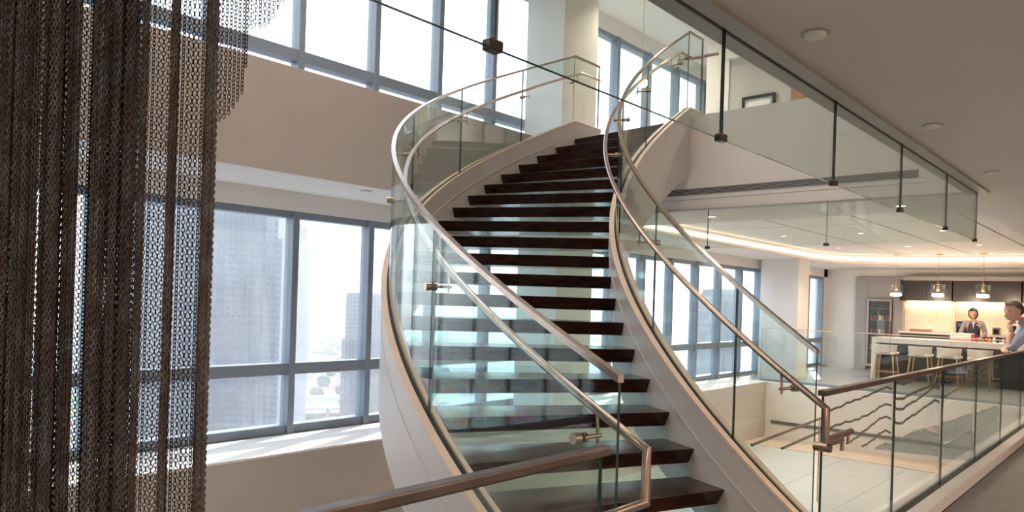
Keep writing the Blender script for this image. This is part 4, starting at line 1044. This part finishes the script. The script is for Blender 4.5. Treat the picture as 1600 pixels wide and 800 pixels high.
# the hidden inner layers, joined
mb = MB()
for px, d in back:
    p_ = cpos(px, d); rz_ = random.uniform(0, 3); n = int((ZT-.45)/LK)
    for i in range(n):
        a = YAW - math.pi/2 + .5*math.sin(rz_*7) + (.45 if i % 2 else -.45); c_, s_ = math.cos(a)*.0085, math.sin(a)*.0085; z = ZT - i*LK
        mb.add([(p_.x-c_, p_.y-s_, z+.001), (p_.x+c_, p_.y+s_, z+.001), (p_.x+c_*.85, p_.y+s_*.85, z-LK), (p_.x-c_*.85, p_.y-s_*.85, z-LK)], [(0, 1, 2, 3)], i % 2 if random.random() < .3 else 0)
ob = mb.build('inner_chains', ['chain', 'chain2'], cc); ob['kind'] = 'stuff'
# carrier rail the chains hang from, with two rods to the atrium ceiling
a, b = cpos(-60, 2.3), cpos(450, 2.3); wv = fwd*.30
MB().hexa([(*(q)[:2], ZT) for q in (a-wv, b-wv, b+wv, a+wv)], [(*(q)[:2], ZT+.05) for q in (a-wv, b-wv, b+wv, a+wv)]).build('carrier_plate', 'black', cc)
for t_ in (.2, .8):
    c_ = a.lerp(b, t_); MB().tube([(c_.x, c_.y, ZT+.05), (c_.x, c_.y, ATR)], .012, 8).build('hanging_rod', 'steel', cc)

# ------------------------------------------------------------------ the city outside
GZ = -120
gd = MB().box(-4000, 9000, 60, 9000, GZ-1, GZ).build('ground', 'ground'); struct(gd, 'distant city ground seen far below through the windows')
def wpos(px, d): q = lat*((px-800)/1142.2*d) + fwd*d; return q
def zat(px, y, d): return EYE + (467.85 + .0316*(px-800) - y)/1142.2*d
def tower(name, label, blocks, d, mats, depth, grid):
    """blocks: (px0, px1, ytop) silhouettes stepped from the middle outward"""
    pc_ = wpos((blocks[0][0]+blocks[0][1])/2, d); t = thing(name, label, 'building', (pc_.x, pc_.y, GZ))
    for n_, (p0_, p1_, yt) in enumerate(blocks):
        a_, b_ = wpos(p0_, d), wpos(p1_, d); dv = fwd*depth
        zt = zat((p0_+p1_)/2, yt, d)
        q = [a_, b_, b_+dv, a_+dv]
        MB().hexa([(v.x, v.y, GZ) for v in q], [(v.x, v.y, zt) for v in q]).build('block', mats[0], t)
        mb = MB(); nf = int((zt-GZ)/grid[1]); L_ = (b_-a_).length; nw = max(2, int(L_/grid[0]))
        ld = (b_-a_).normalized()
        for f in range(nf):
            z = zt - 3 - f*grid[1]
            if z < -95: break
            for w_ in range(nw):
                u0 = (w_+.22)*L_/nw; u1 = (w_+.80)*L_/nw
                s0_, s1_ = a_+ld*u0 - fwd*.12, a_+ld*u1 - fwd*.12
                mb.add([(s0_.x, s0_.y, z-grid[1]*.62), (s1_.x, s1_.y, z-grid[1]*.62), (s1_.x, s1_.y, z), (s0_.x, s0_.y, z)], [(0, 1, 2, 3)])
        o = mb.build('window_panes', mats[1], t); o['kind'] = 'stuff'
    return t
t = tower('office_tower', 'broad stepped grey tower filling the left window beside the chain curtain', [(150, 414, 312), (150, 432, 335), (150, 439, 368)], 430, ('concrete', 'farglass'), 60, (3.3, 3.9))
tower('office_tower', 'pale office tower just left of the stair, seen through the lower windows', [(541, 600, 458), (536, 612, 530)], 640, ('concrete', 'farglass'), 40, (2.8, 3.8))
tower('office_tower', 'low pale block on the skyline seen through the windows near the bar', [(1118, 1150, 452), (1110, 1156, 470)], 420, ('concrete', 'farglass'), 40, (4, 4))
road_pts = []
for n_, (px0, px1, y0, y1, wd, lab) in enumerate(((250, 620, 648, 634, 16, 'nearest pale elevated road crossing below the left windows'), (250, 640, 628, 622, 12, 'middle pale elevated road crossing below the left windows'), (300, 620, 566, 560, 30, 'farthest pale road strip below the left windows'))):
    mb = MB(); vs = []; fs = []; n = 16
    for i in range(n+1):
        tt = i/n; px = lin(px0, px1, tt); y = lin(y0, y1, tt) - 5*math.sin(tt*3)
        d = (GZ+9-EYE)/((467.85+.0316*(px-800)-y)/1142.2); p_ = wpos(px, d); nn = fwd*wd; road_pts.append(p_)
        vs += [(*(p_-nn)[:2], GZ+9), (*(p_+nn)[:2], GZ+9), (*(p_+nn)[:2], GZ+7), (*(p_-nn)[:2], GZ+7)]
    for i in range(n):
        for j in range(4): fs.append((i*4+j, i*4+(j+1) % 4, i*4+4+(j+1) % 4, i*4+4+j))
    r_ = thing('elevated_road', lab, 'road', (vs[0][0], vs[0][1], GZ), 'elevated roads outside')
    mb.add(vs, fs).build('deck', 'road', r_)
    for i in range(0, n+1, 4):
        v = vs[i*4]; MB().box(v[0]-1, v[0]+1, v[1]+2, v[1]+5, GZ, GZ+7.5).build('pier', 'road', r_)
random.seed(11)
low = []
for i in range(60):
    px = random.uniform(340, 640); d = random.uniform(620, 1500); p_ = wpos(px, d); w_ = random.uniform(14, 30); h_ = random.uniform(8, 22)
    if any((p_-q_).length < w_+r_+34 for q_, r_ in low) or any((p_-wpos(c_[0], c_[1])).length < 120 for c_ in ((290, 430), (570, 640), (672, 320), (1130, 420))): continue
    if any(abs(p_.y - q_.y) < w_+26 and abs(p_.x-q_.x) < 60 for q_ in road_pts): continue
    low.append((p_, w_))
    if len(low) > 12: break
for p_, w_ in low:
    h_ = random.uniform(8, 22)
    t = thing('low_building', 'small flat-roofed building among trees in the hazy city below', 'building', (p_.x, p_.y, GZ), 'small buildings in the hazy city')
    MB().box(p_.x-w_, p_.x+w_, p_.y-w_*.7, p_.y+w_*.7, GZ, GZ+h_).build('walls', 'roofs', t); MB().box(p_.x-w_*.5, p_.x, p_.y-w_*.3, p_.y+w_*.2, GZ+h_, GZ+h_+3).build('roof_unit', 'concrete', t)
mb = MB()
for i in range(520):
    px = random.uniform(320, 700); d = random.uniform(600, 2600); p_ = wpos(px, d); r_ = random.uniform(6, 14)
    if (500 < px < 650 and d < 740) or any((p_-q_).length < w_*1.3+r_ for q_, w_ in low) or any((p_-q_).length < 46 for q_ in road_pts): continue
    mb.ball((p_.x, p_.y, GZ+r_*.6), (r_, r_, r_*.8), 0, 6, 4)
tr = mb.build('trees', 'tree'); tag(tr, 'scattered tree crowns in the hazy city far below', 'trees', None, 'stuff')

hz = bpy.data.materials.new('haze'); hz.use_nodes = True; N = hz.node_tree.nodes; N.clear()
ho = N.new('ShaderNodeOutputMaterial'); vs_ = N.new('ShaderNodeVolumeScatter'); vs_.inputs['Density'].default_value = .00036; vs_.inputs['Color'].default_value = (.93, .96, 1, 1); vs_.inputs['Anisotropy'].default_value = .3
hz.node_tree.links.new(vs_.outputs[0], ho.inputs['Volume']); M['haze'] = hz
h = MB().box(-2500, 6000, 90, 6000, GZ+.5, 160).build('haze', 'haze'); tag(h, 'summer haze lying over the distant city outside the windows', 'haze', None, 'stuff')
